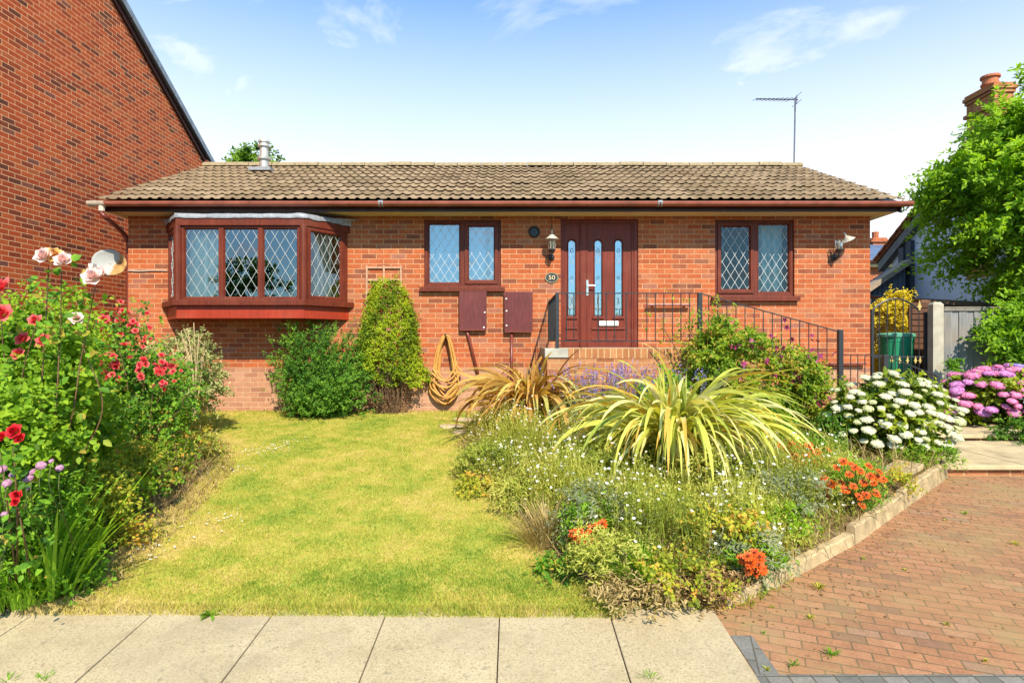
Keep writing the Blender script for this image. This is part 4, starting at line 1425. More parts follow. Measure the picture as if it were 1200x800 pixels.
# ramp handrail
xc = xat(984.5, yr); zc1 = zat(389, yr); zc0 = zat(446, yr)
segs = [((xb, yr, zt_r), (xc, yr, zc1), .026), ((xb, yr, zb_r), (xc, yr, zc0), .026)]
bars = []
for x in np.arange(xb + .11, xc - .05, .112):
    f = (x - xb) / (xc - xb)
    bars.append(((x, yr, zb_r + (zc0 - zb_r) * f), (x, yr, zt_r + (zc1 - zt_r) * f)))
rail('ramp_railing', 'black iron railing sloping down the ramp behind the purple clematis', segs, bars, [((xc, yr, RZE - .2), (xc, yr, zc1 + .03), .028)])
yr2 = 8.0
q0, q1, q2 = P(988, 415.5, yr2), P(1037, 416.5, yr2), P(1098, 440, yr2)
lo = np.array((0, 0, -.55))
segs = [(q0, q1, .026), (q1, q2, .026), (q0 + lo, q1 + lo, .02), (q1 + lo, q2 + lo, .02)]
bars = [(q0 + (q1 - q0) * t, q0 + (q1 - q0) * t + lo) for t in np.linspace(.18, .86, 5)] + [(q1 + (q2 - q1) * t, q1 + (q2 - q1) * t + lo) for t in np.linspace(.13, .9, 7)]
rail('stair_railing', 'low black iron railing by the white hydrangea, level then sloping down to the gate post', segs, bars,
     [(q1 + np.array((0, 0, -.95)), q1 + np.array((0, 0, .01)), .03), (q2 + np.array((0, 0, -.75)), q2 + np.array((0, 0, .01)), .024)])
# low rail on the wall beside the door
hr = MB(); hr.beam(P(758, 357.5, YW - .07), P(809, 357.5, YW - .07), .05, .03)
for px_ in (765, 802):
    hr.beam(P(px_, 358, YW), P(px_, 358, YW - .06), .03, .03)
tag(hr.build('grab_rail', M_pipe, bevel=.006), 'short brown grab rail fixed to the brick beside the front door', 'grab rail')
hr = MB(); hr.beam(P(972, 426, YW - .06), P(1015, 426, YW - .06), .05, .03); hr.beam(P(985, 426, YW), P(985, 426, YW - .05), .03, .03); hr.beam(P(1008, 426, YW), P(1008, 426, YW - .05), .03, .03)
tag(hr.build('grab_rail', M_pipe, bevel=.006), 'low brown grab rail near the corner of the house behind the iron railing', 'grab rail')

# ------------------------------------------------------------------ the tall neighbour at one side
NX = -7.1
nh = thing('neighbour_house', 'tall dark red brick house whose blank gable wall fills one side', 'house', (NX, 9, .3))
zr1 = CZ + 6.1 - CZ + 1.5
sN = 1.94 / 3.3
yeN, zeN = 14.25, CZ + 4.20
yrN = 9.75; zrN = zeN + (yeN - yrN) * sN
yfN = 2 * yrN - yeN
m = MB(); m.add(((NX, yfN, 0), (NX, yeN - .12, 0), (NX, yeN - .12, zeN - .05), (NX, yrN, zrN - .05), (NX, yfN, zeN - .05)), ((0, 1, 2, 3, 4),))
m.build('gable_wall', M_neigh, nh)
m = MB(); m.quad((NX - 9, yfN, 0), (NX, yfN, 0), (NX, yfN, zeN), (NX - 9, yfN, zeN)); m.quad((NX, yeN - .12, 0), (NX - 9, yeN - .12, 0), (NX - 9, yeN - .12, zeN), (NX, yeN - .12, zeN))
m.build('front_wall', M_neigh_front, nh)
M_slate = plain('grey_tile', (.13, .14, .16), .7, .3, var=.3, scale=6., bump=.3)
m = MB()
for sg, yq in ((1, yeN), (-1, yfN)):
    e = .25 * sg
    a = (yrN, zrN); b = (yq + e, zeN - .25 * sN)
    m.add([(x, *p) for x in (NX - 9, NX + .10) for p in ((a[0], a[1] + .10), (b[0], b[1] + .10), (b[0], b[1] + .02), (a[0], a[1] + .02))],
          ((0, 1, 2, 3), (7, 6, 5, 4), (0, 4, 5, 1), (1, 5, 6, 2), (2, 6, 7, 3), (3, 7, 4, 0)))
m.build('roof', M_slate, nh)
m = MB()                         # verge tiles, one under the other
for sg in (1, -1):
    dv = np.array((0, sg * 1., -sN)); dv /= np.linalg.norm(dv)
    nv = np.array((0, sg * sN, 1.)); nv /= np.linalg.norm(nv)
    n = int(((yeN + .25 - yrN) * math.hypot(1, sN)) / .30)
    for i in range(n):
        o = np.array((NX - .12, yrN, zrN)) + dv * (.30 * i)
        m.obox(o, (1, 0, 0), dv, nv, (0, 0, .075), (.235, .31, .105 + .02))
        m.obox(o, (1, 0, 0), dv, nv, (.222, 0.004, .0), (.24, .295, .118))
m.build('verge_tiles', plain('pale_slate_verge', (.20, .24, .28), .5, .4, var=.3, scale=9.), nh)
m = MB()
for sg in (1, -1):
    dv = np.array((0, sg * 1., -sN)); L = np.linalg.norm(dv); dv /= L
    nv = np.array((0, sg * sN, 1.)); nv /= np.linalg.norm(nv)
    m = MB(); m.obox((NX + .003, yrN, zrN), (1, 0, 0), dv, nv, (0, 0, -.12), (.045, (yeN + .22 - yrN) * L, .015)); m.build('bargeboard', M_fascia, nh)

MB().box((NX - .3, yeN - .119, zeN - .32), (NX + .09, yeN + .2, zeN - .03)).build('eaves_box', M_pipe, nh)

# ------------------------------------------------------------------ house beyond the fence: rendered gable, lean-to, brick chimney
M_render = plain('shaded_white_render', (.52, .56, .62), .9, .1, var=.07, scale=3., bump=.15)  # white render, the bluish tint of its shade put into the colour
M_redtile = brick('red_plain_tile', 'xy', ((.0, (.20, .07, .035)), (.5, (.36, .13, .06)), (1., (.45, .19, .1))), (.09, .04, .03), w=.2, h=.24, m=.02, bump=1.)
M_stack = brick('chimney_brick', 'xz', ((.0, (.22, .08, .03)), (.5, (.42, .15, .045)), (1., (.48, .22, .08))), (.45, .3, .16))
M_stack_s = brick('chimney_brick_side', 'yz', ((.0, (.22, .08, .03)), (.5, (.42, .15, .045)), (1., (.48, .22, .08))), (.45, .3, .16))
M_clad = plain('blue_grey_boarding', (.12, .15, .20), .7, .25, var=.15, scale=5.)
rh = thing('rendered_house', 'pale rendered house with red tile verge, boarded lean-to and tall brick chimney behind the tree', 'house', (11, 14, .4))
GX = 11.0
ya_, za_ = 17.75, zat(298, 17.75)
sg_ = .62
yrg = 14.4; zrg = za_ + (ya_ - yrg) * sg_
yb2 = 2 * yrg - ya_
m = MB(); m.add(((GX, ya_, 0), (GX, ya_, za_), (GX, yrg, zrg), (GX, yb2, za_), (GX, yb2, 0)), ((4, 3, 2, 1, 0),)); m.quad((GX, yb2, 0), (GX + 8, yb2, 0), (GX + 8, yb2, za_), (GX, yb2, za_))
m.quad((GX + 8, ya_, 0), (GX, ya_, 0), (GX, ya_, za_), (GX + 8, ya_, za_))
m.build('wall', M_render, rh)
m = MB()
for sg, yq in ((1, ya_), (-1, yb2)):
    a = (yrg, zrg); b = (yq + .45 * sg, za_ - .45 * sg_)
    m.add([(x, *p) for x in (GX - .22, GX + 8) for p in ((a[0], a[1] + .17), (b[0], b[1] + .17), (b[0], b[1] + .09), (a[0], a[1] + .09))],
          ((3, 2, 1, 0), (4, 5, 6, 7), (1, 5, 4, 0), (2, 6, 5, 1), (3, 7, 6, 2), (0, 4, 7, 3)))
m.build('roof', M_redtile, rh)
m = MB()
n = int((ya_ + .45 - yrg) / .27)
for i in range(n):
    y = yrg + .27 * i; z = zrg - .27 * i * sg_
    m.add([(x, *p) for x in (GX - .30, GX + .12) for p in ((y, z + .20), (y + .33, z + .215 - .33 * sg_), (y + .33, z + .16 - .33 * sg_), (y, z + .16))],
          ((3, 2, 1, 0), (4, 5, 6, 7), (1, 5, 4, 0), (2, 6, 5, 1), (3, 7, 6, 2), (0, 4, 7, 3)))
m.build('verge_tiles', plain('red_verge_tile', (.40, .14, .07), .85, .1, var=.3, scale=5.), rh)
m = MB(); m.add([(x, *p) for x in (GX - .19, GX - .004) for p in ((yrg, zrg - .2), (ya_ + .4, za_ - .45 * sg_ - .18), (ya_ + .4, za_ - .45 * sg_ + .08), (yrg, zrg + .06))],
               ((3, 2, 1, 0), (4, 5, 6, 7), (1, 5, 4, 0), (2, 6, 5, 1), (3, 7, 6, 2), (0, 4, 7, 3)))
m.build('bargeboard', plain('grey_bargeboard', (.13, .13, .13), .7, .2), rh)
m = MB(); y0_ = GX / (1072 - 600) * F; y1_ = GX / (1062 - 600) * F
m.box((GX - .12, y0_, 0), (GX - .005, y0_ + .22, za_ + .25)); m.box((GX - .06, y0_ + .221, 0), (GX - .006, y1_ - .12, za_ + .1)); m.box((GX - .16, y1_ - .12, 0), (GX - .004, y1_ + .1, za_ + .1))
m.build('corner_boards', plain('dark_boards', (.055, .06, .075), .7, .2), rh)
m = MB(); L0 = P(1014, 339, 16.9); L1 = P(1061, 307, 16.9)
n = 16
for i in range(n):
    xa = L0[0] + (L1[0] - L0[0]) * i / n; xb_ = L0[0] + (L1[0] - L0[0]) * (i + .93) / n
    zz_ = L0[2] + (L1[2] - L0[2]) * i / n
    m.box((xa, 16.9 - .012 * (i % 2), .2), (xb_, 17.6, zz_ - .05))
m.build('lean_to_boarding', M_clad, rh)
m = MB(); m.beam(L0 + (-.5, -.1, -.34), L1 + (.0, -.1, .0), .35, .12); m.build('lean_to_roof', plain('lean_to_felt', (.30, .24, .17), .9, .1), rh)
# chimney
cy = 14.0; cx0 = (1165 - 600) / F * cy; cx1 = (1188 - 600) / F * cy
zc_ = zat(108, cy)
m = MB(); m.quad((cx0, cy, 3), (cx1, cy, 3), (cx1, cy, zc_ - .0), (cx0, cy, zc_ - .0)); m.quad((cx1, cy, 3), (cx1, cy + .85, 3), (cx1, cy + .85, zc_), (cx1, cy, zc_))
m.build('chimney', M_stack, rh)
ch = MB(); ch.quad((cx0, cy + .85, 3), (cx0, cy, 3), (cx0, cy, zc_), (cx0, cy + .85, zc_)); ch.build('chimney_side', M_stack_s, rh)
m = MB()
for e, za2, zb2 in ((.05, zc_ - .32, zc_ - .24), (.03, zc_, zc_ + .08), (.06, zc_ + .081, zc_ + .16), (.03, zc_ + .161, zc_ + .22)):
    m.box((cx0 - e, cy - e, za2), (cx1 + e, cy + .85 + e, zb2))
m.build('chimney_cap', M_stack, rh)
m = MB(); m.lathe(((cx0 + cx1) / 2, cy + .4, zc_ + .2), ((.17, 0), (.16, .1), (.19, .11), (.19, .15), (.165, .16), (.16, .27), (.20, .28), (.20, .33), (.15, .34)), 18)
m.build('chimney_pot', plain('clay_pot', (.42, .15, .07), .8, .2), rh)
# gap in the picture between bungalow and fence: a distant brick house with slate-blue roof
fh = thing('distant_house', 'distant brick house with a blue slate roof between the bungalow and the rendered gable', 'house', (18, 31, .4))
D = 31.
a, b = P(1000, 330, D), P(1052, 306.5, D)
M_farbrick = brick('far_brick', 'xz', ORANGE, (.5, .28, .15))
MB().box((a[0] - 3, D, 0), (b[0] + 1.2, D + 7, b[2])).build('wall', M_farbrick, fh)
r0, r1 = P(1000, 304, D - .5), P(1000, 286, D + 3.5)
m = MB()
m.quad((a[0] - 3.4, D - .5, r0[2]), (b[0] + 1.6, D - .5, r0[2]), (b[0] + 1.6, D + 3.5, r1[2]), (a[0] - 3.4, D + 3.5, r1[2]))
m.quad((b[0] + 1.6, D + 7.5, r0[2]), (a[0] - 3.4, D + 7.5, r0[2]), (a[0] - 3.4, D + 3.5, r1[2]), (b[0] + 1.6, D + 3.5, r1[2]))
M_far = brick('blue_slate', 'xy', ((.0, (.06, .10, .18)), (1., (.10, .16, .27))), (.16, .21, .3), w=1.1, h=.95, m=.05, off=0., bump=.3, rough=.45)
m.build('roof', M_far, fh)
MB().box((a[0] - 3.4, D - .55, r0[2] - .16), (b[0] + 1.6, D - .3, r0[2] - .02)).build('gutter', M_fascia, fh)
MB().box((a[0] - 3.3, D - .29, r0[2] - .34), (b[0] + 1.5, D - .001, r0[2] - .18)).build('soffit', M_soffit, fh)
wv = P(1042, 317, D)
MB().box((wv[0] - .3, D - .03, wv[2] - .35), (wv[0] + .5, D - .002, wv[2] + .3)).build('window', plain('far_pane', (.10, .13, .06), .3, .5), fh)
cc = P(1028, 279, D + 3.5)
m = MB(); m.box((cc[0] - .35, D + 3.3, cc[2] - .6), (cc[0] + .45, D + 3.9, cc[2])); m.box((cc[0] - .5, D + 3.2, cc[2] - .25), (cc[0] + .6, D + 4, cc[2] - .12)); m.lathe((cc[0] - .05, D + 3.6, cc[2]), ((.16, 0), (.18, .35), (.14, .36)), 10)
m.build('chimney', M_farbrick, fh)

# ------------------------------------------------------------------ fence, gate, shed, water butt
M_board = None
k = NT('silvered_fence_board')
bb = k.n('ShaderNodeTexBrick', {'Vector': k.uv('xz'), 'Color1': (0, 0, 0), 'Color2': (1, 1, 1), 'Mortar': (0, 0, 0), 'Scale': 1., 'Mortar Size': .003, 'Brick Width': .135, 'Row Height': 9.}, offset=0.)
gr = k.n('ShaderNodeMapping', {'Vector': k.pos, 'Scale': (30., 30., 1.5)}).outputs[0]
c_ = k.ramp(k.noise(2., 5, .65, gr), ((.3, (.13, .125, .125)), (.7, (.27, .26, .25))))
c_ = k.mix(.7, c_, k.ramp(bb.outputs['Color'], ((0., .65), (1., 1.2))), 'MULTIPLY')
c_ = k.mix(k.ramp(k.noise(1.6, 4), ((.5, 0.), (.75, .5))), c_, (.30, .22, .13))
M_board = k.done(c_, .85, .15, k.bump(k.noise(2., 5, .65, gr), .4, .006))
YFN = 9.65
fx0 = xat(1105.5, YFN)
ft = zat(360, YFN)
fe = thing('timber_fence', 'silvered upright board fence beside the concrete post', 'fence', (fx0, YFN, .35))
m = MB(); x = fx0 + .01; i = 0
while x < fx0 + 4.8:
    m.box((x, YFN + .012 * (i % 2), .40), (x + .128, YFN + .012 * (i % 2) + .014, ft - .05 + random.uniform(-.006, .006)))
    x += .118; i += 1
m.build('boards', M_board, fe)
m = MB(); m.box((fx0, YFN - .02, ft - .055), (fx0 + 4.8, YFN + .05, ft - .012)); m.box((fx0, YFN - .028, ft - .0119), (fx0 + 4.8, YFN + .05, ft + .008))
for z in (.75, 1.35):
    m.box((fx0, YFN + .03, z), (fx0 + 4.8, YFN + .08, z + .08))
m.build('rails', plain('grey_rail', (.20, .17, .14), .85, .15, var=.3), fe)
pa, pb = xat(1092.5, YFN - .05), xat(1105, YFN - .05)
m = MB(); m.box((pa, YFN - .07, .2), (pb, YFN + .06, zat(357, YFN))); v0 = len(m.v)
zz_ = zat(357, YFN); zt2 = zat(354, YFN)
m.add([(pa, YFN - .07, zz_), (pb, YFN - .07, zz_), (pb, YFN + .06, zz_), (pa, YFN + .06, zz_), (pa + .03, YFN - .04, zt2), (pb - .03, YFN - .04, zt2), (pb - .03, YFN + .03, zt2), (pa + .03, YFN + .03, zt2)],
      ((4, 5, 6, 7), (0, 1, 5, 4), (1, 2, 6, 5), (2, 3, 7, 6), (3, 0, 4, 7)))
tag(m.build('concrete_post', plain('pale_concrete_post', (.36, .32, .25), .9, .15, var=.25, scale=5., bump=.4)), 'pale concrete fence post with a weathered cap between gate and fence', 'post')

gate = thing('arched_gate', 'arched black iron side gate with gilt spear heads', 'gate', (6.1, 9.75, ST2))
YG2 = 9.75
M_gold = plain('gilt_spear', (.60, .42, .13), .4, .5, metal=.4)
ga, gb = xat(1022, YG2), xat(1090, YG2)
gc = (xat(1022, YG2) + xat(1077, YG2)) / 2
xr_ = xat(1077, YG2)
zs_, zp_ = zat(362, YG2), zat(350, YG2)
zm_, zbm = zat(418, YG2), .46


def garch(x):
    t = (x - ga) / (xr_ - ga)
    return zs_ - .03 + (zp_ - zs_ + .03) * math.sin(math.pi * np.clip(t, 0, 1)) ** .8


m = MB()
m.box((ga - .02, YG2 - .02, zbm), (ga + .02, YG2 + .02, zs_)); m.box((xr_ + .08, YG2 - .02, zbm), (gb + .02, YG2 + .02, zs_ - .05))
for z in (zm_, zbm + .05):
    m.beam((ga, YG2, z), (gb, YG2, z), .02, .03)
m.tube([(x, YG2, garch(x)) for x in np.linspace(ga, xr_, 16)], .014, 6)
m.build('frame', M_black, gate)
m = MB()
xs_b = np.linspace(ga + .115, xr_, 6)
for x in xs_b:
    m.tube([(x, YG2, zbm), (x, YG2, garch(x) if x < xr_ - .01 else zs_)], .008, 6)
for x in (xs_b[:-1] + xs_b[1:]) / 2:
    m.tube([(x, YG2, zbm), (x, YG2, zm_ - .08)], .008, 6)
m.build('bars', M_black, gate)


def spear(m, x, z, s=1.):
    m.plate((x, YG2 - .004, z), XU, ZU, NF, [(-.012 * s, 0), (.012 * s, 0), (.014 * s, .035 * s), (.036 * s, .045 * s), (.02 * s, .065 * s), (0, .15 * s), (-.02 * s, .065 * s), (-.036 * s, .045 * s), (-.014 * s, .035 * s)], 0, .01)


m = MB(); spear(m, xr_, zs_ - .02, 1.1); m.build('spear_head', M_gold, gate)
for x in (xs_b[1:-1] + xs_b[2:]) / 2:
    m = MB(); spear(m, x, zm_ - .10, .8); m.build('spear_head', M_gold, gate)
m = MB(); spear(m, xr_ + .01, zm_ - .1, .8); m.build('spear_head', M_gold, gate)

# slatted screen and grey fence seen through the gate
m = MB(); a, b = P(1069, 478, 10.4), P(1087, 357, 10.4)
for z in np.arange(a[2], b[2], .10):
    m.box((a[0], 10.40, z), (b[0] + .1, 10.42, z + .085))
m.box((a[0] - .03, 10.43, a[2] - .1), (b[0] + .13, 10.46, b[2]))
tag(m.build('slatted_screen', plain('brown_slats', (.10, .045, .025), .7, .2, var=.3, scale=12.)), 'brown slatted screen behind the edge of the iron gate', 'screen')
m = MB(); a, b = P(1036, 470, 12.5), P(1074, 352, 12.5); x = a[0]; i = 0
while x < b[0]:
    m.box((x, 12.5 + .012 * (i % 2), .4), (x + .13, 12.52 + .012 * (i % 2), b[2])); x += .125; i += 1
tag(m.build('back_fence', M_board), 'grey upright boards seen through the top of the arched gate', 'fence')
sh = thing('garden_shed', 'low brown roofed shed just showing over the fence', 'shed', (8.2, 12, .4))
a, b = P(1074, 348, 11.2), P(1165, 352, 11.2)
MB().box((a[0] + .1, 11.3, .3), (b[0] + 1.5, 13.2, a[2] - .12)).build('wall', plain('shed_boards', (.16, .10, .06), .8, .15), sh)
m = MB(); m.add([(x, y, z + dz2) for dz2 in (-.07, 0) for x, y, z in ((a[0], 11.1, a[2] - .05), (b[0] + 1.6, 11.1, a[2] - .22), (b[0] + 1.6, 13.4, a[2] + .05), (a[0], 13.4, a[2] + .22))],
              ((3, 2, 1, 0), (4, 5, 6, 7), (0, 1, 5, 4), (1, 2, 6, 5), (2, 3, 7, 6), (3, 0, 4, 7)))
m.build('roof', plain('shed_felt', (.15, .08, .05), .9, .1, var=.3), sh)
wb = thing('water_butt', 'green plastic water butt with a pale lid behind the gate', 'water butt', (xat(1050, 10.4), 10.4, ST2))
bx = xat(1050, 10.4); zb1 = zat(391, 10.4)
M_green = plain('green_plastic', (.02, .25, .12), .4, .4, var=.15, scale=3.)
m = MB(); m.lathe((bx, 10.4, ST2), ((.20, 0), (.265, zb1 - ST2 - .14), (.27, zb1 - ST2 - .13), (.27, zb1 - ST2 - .06), (.25, zb1 - ST2 - .05)), 28); m.build('barrel', M_green, wb, smooth=False)
m = MB(); m.lathe((bx, 10.4, zb1 - .055), ((.285, 0), (.285, .045), (.26, .06), (.1, .075), (.0, .08)), 28); m.build('lid', plain('pale_green_plastic', (.10, .33, .22), .35, .5), wb)
# ------------------------------------------------------------------ planting
def B(px, py):
    """where the ray through a photo pixel meets the sloping garden"""
    d = 1.724 / ((py - 400) / F + .07)
    d = min(d, 9.33)
    return np.array(((px - 600) / F * d, d, float(gz(d))))


def plant(name, label, cat, base, group=None):
    return thing(name, label, cat, base, group)


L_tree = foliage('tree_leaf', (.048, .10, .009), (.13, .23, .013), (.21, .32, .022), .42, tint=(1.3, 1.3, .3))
L_far = foliage('far_tree_leaf', (.035, .08, .012), (.09, .17, .018), (.15, .24, .025), .4)
L_shrub = foliage('deep_green_leaf', (.022, .065, .009), (.065, .15, .014), (.135, .235, .024), .4)
L_gold = foliage('golden_leaf', (.05, .085, .007), (.155, .215, .008), (.28, .31, .014), .4)
L_yellow = foliage('yellow_shrub_leaf', (.22, .18, .015), (.42, .33, .02), (.50, .40, .04), .35, g=1.5)
L_rose = foliage('rose_leaf', (.022, .060, .008), (.070, .160, .012), (.13, .25, .016), .38, warm=(.26, .20, .03))
L_lime = foliage('lime_leaf', (.045, .09, .007), (.115, .21, .010), (.20, .29, .018), .42)
L_varieg = foliage('pale_edged_leaf', (.05, .07, .02), (.15, .17, .05), (.36, .34, .15), .35)
L_clem = foliage('clematis_leaf', (.04, .075, .009), (.11, .18, .012), (.20, .26, .018), .42, warm=(.32, .24, .04))
L_hyd = foliage('hydrangea_leaf', (.05, .08, .009), (.13, .185, .014), (.23, .26, .025), .4)
L_dry = foliage('dry_leaf', (.10, .05, .025), (.22, .125, .05), (.36, .24, .10), .25, g=1.4)
L_low = foliage('low_yellow_leaf', (.07, .10, .011), (.19, .22, .017), (.34, .32, .035), .4, warm=(.40, .22, .04))
L_straw = foliage('straw', (.20, .14, .06), (.34, .25, .10), (.46, .36, .17), .3, g=1.3)
L_wire = foliage('wiry_green', (.09, .115, .016), (.22, .25, .034), (.38, .36, .09), .42)
L_phy = foliage('yellow_flax', (.19, .23, .035), (.39, .38, .07), (.52, .49, .22), .32, warm=(.42, .26, .05), g=1.65)
L_phb = foliage('bronze_flax', (.20, .095, .025), (.37, .20, .045), (.48, .31, .085), .3, .45, .35, warm=(.36, .32, .09), g=1.45)
L_strap = foliage('green_strap', (.04, .10, .008), (.11, .22, .012), (.20, .31, .025), .4)
L_lav = foliage('grey_green', (.07, .09, .05), (.13, .15, .08), (.22, .23, .13), .3)
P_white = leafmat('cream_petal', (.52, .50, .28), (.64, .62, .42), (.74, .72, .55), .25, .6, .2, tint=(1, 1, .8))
P_pink = leafmat('pink_petal', (.50, .08, .22), (.68, .19, .38), (.76, .36, .52), .25, .6, .2, tint=(1, .9, 1))
P_mauve = leafmat('mauve_petal', (.44, .10, .32), (.60, .22, .50), (.66, .38, .64), .25, .6, .2, tint=(1, .9, 1))
P_lilac = leafmat('lilac_blue_petal', (.22, .14, .45), (.34, .24, .60), (.48, .36, .70), .25, .6, .2, tint=(1, .9, 1))
P_coral = leafmat('coral_petal', (.58, .03, .05), (.80, .075, .085), (.86, .20, .18), .3, .5, .3, tint=(1, .8, .8))
P_red = leafmat('deep_red_petal', (.36, .006, .012), (.60, .012, .022), (.72, .04, .05), .25, .5, .3, tint=(1, .7, .7))
P_blush = leafmat('blush_petal', (.80, .42, .36), (.87, .60, .53), (.90, .74, .69), .3, .6, .2, tint=(1, .9, .85))
P_apric = leafmat('apricot_petal', (.62, .24, .06), (.78, .42, .12), (.84, .58, .26), .3, .6, .2, tint=(1, .9, .7))
P_orange = leafmat('orange_petal', (.52, .06, .012), (.68, .13, .015), (.74, .27, .03), .25, .5, .25, tint=(1, .8, .6))
P_eye = leafmat('dark_red_eye', (.10, .01, .008), (.2, .02, .01), (.30, .05, .02), .0)
P_clem = leafmat('plum_petal', (.14, .010, .045), (.27, .025, .10), (.38, .07, .17), .25, .5, .3, tint=(1, .8, 1))
P_lav = leafmat('lavender_flower', (.15, .11, .33), (.25, .19, .46), (.36, .28, .55), .2)
P_daisy = leafmat('daisy_petal', (.66, .62, .56), (.80, .78, .72), (.86, .86, .84), .2, .6, .2, tint=(1, 1, .9))
P_yolk = leafmat('yellow_disc', (.5, .30, .02), (.6, .4, .03), (.7, .5, .05), .0)
M_twig = plain('brown_twig', (.15, .09, .05), .85, .15, var=.35, scale=20.)
M_stem = plain('green_stem', (.09, .12, .03), .7, .2, var=.3, scale=14.)
M_redstem = plain('reddish_stem', (.14, .07, .035), .6, .3, var=.3, scale=14.)
M_bark = plain('grey_bark', (.13, .10, .075), .9, .1, var=.35, scale=9., bump=.6, bscale=30.)


# ---- flower heads, built once per kind and copied as linked parts
def ring_petals(lb, n, elev, L, W, r0, z0, rv, phase=0., mi=0, fold=.12, droop=-.2, jit=.12):
    a = np.arange(n) * 2 * np.pi / n + phase + rng.normal(size=n) * jit
    e = elev + rng.normal(size=n) * jit
    h = np.stack([np.cos(a), np.sin(a), 0 * a], 1)
    ax = h * np.cos(e)[:, None] + UP * np.sin(e)[:, None]
    up = -h * np.sin(e)[:, None] + UP * np.cos(e)[:, None]
    leaves(lb, h * r0 + UP * z0, ax, up, L * rng.uniform(.88, 1.1, n), W * rng.uniform(.9, 1.1, n), np.clip(rv + rng.normal(size=n) * .15, 0, 1), fold=fold, droop=droop, mi=mi)


def head_mesh(name, fill, mats):
    lb = LB(); fill(lb)
    o = lb.build(name, mats)
    me = o.data
    bpy.data.objects.remove(o)
    return me


def rose_fill(lb):
    for n, e, L, W, r, z in ((6, .15, .046, .050, .006, -.004), (6, .55, .042, .046, .005, 0), (5, .95, .037, .040, .004, .004), (5, 1.2, .030, .03, .003, .008), (4, 1.4, .024, .022, .002, .012)):
        ring_petals(lb, n, e, L, W, r, z, .85 - .45 * e / 1.4, rng.uniform(0, 6), fold=.22, droop=-.35)


def truss_fill(lb):              # a truss of several small rose flowers
    for _ in range(7):
        c = rng.normal(size=3) * np.array((.045, .045, .028))
        l2 = LB()
        for n, e, L, W in ((6, .2, .03, .032), (5, .8, .026, .027), (4, 1.2, .02, .02)):
            ring_petals(l2, n, e, L, W, .004, 0, .8 - .4 * e, rng.uniform(0, 6), fold=.2, droop=-.3)
        tilt = Matrix.Rotation(rng.normal() * .6, 3, 'X') @ Matrix.Rotation(rng.normal() * .6, 3, 'Y')
        tm = np.array(tilt)
        for v, f, a, mm in zip(l2.v, l2.f, l2.a, l2.m):
            lb.v.append(v @ tm.T + c); lb.f.append(f + lb.n); lb.a.append(a); lb.m.append(mm)
        lb.n += l2.n


def mop_fill(nfl, r, flat, pet):
    def fill(lb):
        i = np.arange(nfl) + .5
        ph = np.arccos(1 - i / nfl * 1.15); th = np.pi * (1 + 5 ** .5) * i
        n = np.stack([np.cos(th) * np.sin(ph), np.sin(th) * np.sin(ph), np.cos(ph)], 1)
        c = n * np.array((r, r, r * flat)) * rng.uniform(.9, 1.08, nfl)[:, None]
        nn = nrm(n / np.array((1, 1, flat)) + rng.normal(size=n.shape) * .18)
        t = nrm(np.cross(nn, runit(nfl))); b = np.cross(nn, t)
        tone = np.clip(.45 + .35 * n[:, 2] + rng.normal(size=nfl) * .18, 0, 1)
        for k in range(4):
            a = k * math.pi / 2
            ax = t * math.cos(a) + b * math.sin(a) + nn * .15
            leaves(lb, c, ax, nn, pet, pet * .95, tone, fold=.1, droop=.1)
    return fill


def daisy_fill(lb):
    ring_petals(lb, 11, .22, .030, .014, .006, 0, .45, fold=.1, droop=.05, jit=.08)
    ring_petals(lb, 9, .35, .020, .012, .005, .003, .15, .3, fold=.1, droop=.05)
    ring_petals(lb, 8, .9, .011, .009, .001, .005, .5, 0, mi=1, fold=.1, droop=0)


def bell_fill(lb):
    for _ in range(3):
        c = rng.normal(size=3) * .035
        a = np.arange(5) * 1.2566; 
        n0 = nrm(np.array((0, -.8, .5)) + rng.normal(size=3) * .6)
        t = nrm(np.cross(n0, np.array((1., .2, 0)))); b = np.cross(n0, t)
        ax = t[None] * np.cos(a)[:, None] + b[None] * np.sin(a)[:, None] + n0 * .15
        leaves(lb, np.tile(c, (5, 1)), ax, np.tile(n0, (5, 1)), .034, .024, rng.uniform(.2, .9, 5), fold=.1, droop=.1)


ME = dict(blush=head_mesh('blush_rose', rose_fill, P_blush), apricot=head_mesh('apricot_rose', rose_fill, P_apric), red=head_mesh('red_rose', rose_fill, P_red),
          coral=head_mesh('coral_rose', rose_fill, P_coral), truss=head_mesh('coral_truss', truss_fill, P_coral), truss_red=head_mesh('red_truss', truss_fill, P_red),
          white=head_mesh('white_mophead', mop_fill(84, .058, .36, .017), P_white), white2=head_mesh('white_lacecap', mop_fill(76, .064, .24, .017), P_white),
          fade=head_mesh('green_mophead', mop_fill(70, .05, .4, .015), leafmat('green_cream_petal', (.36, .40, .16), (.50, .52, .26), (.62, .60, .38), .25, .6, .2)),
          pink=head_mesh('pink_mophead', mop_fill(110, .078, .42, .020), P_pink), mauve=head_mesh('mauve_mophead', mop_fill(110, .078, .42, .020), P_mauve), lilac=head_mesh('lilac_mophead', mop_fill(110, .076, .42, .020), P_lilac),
          orange=head_mesh('orange_daisy', daisy_fill, [P_orange, P_eye]), plum=head_mesh('plum_clematis', bell_fill, P_clem),
          sedum=head_mesh('lilac_pink_cluster', mop_fill(60, .035, .7, .013), leafmat('dusty_pink_petal', (.36, .14, .24), (.52, .26, .38), (.62, .40, .50), .25, .6, .2, tint=(1, .9, 1))))


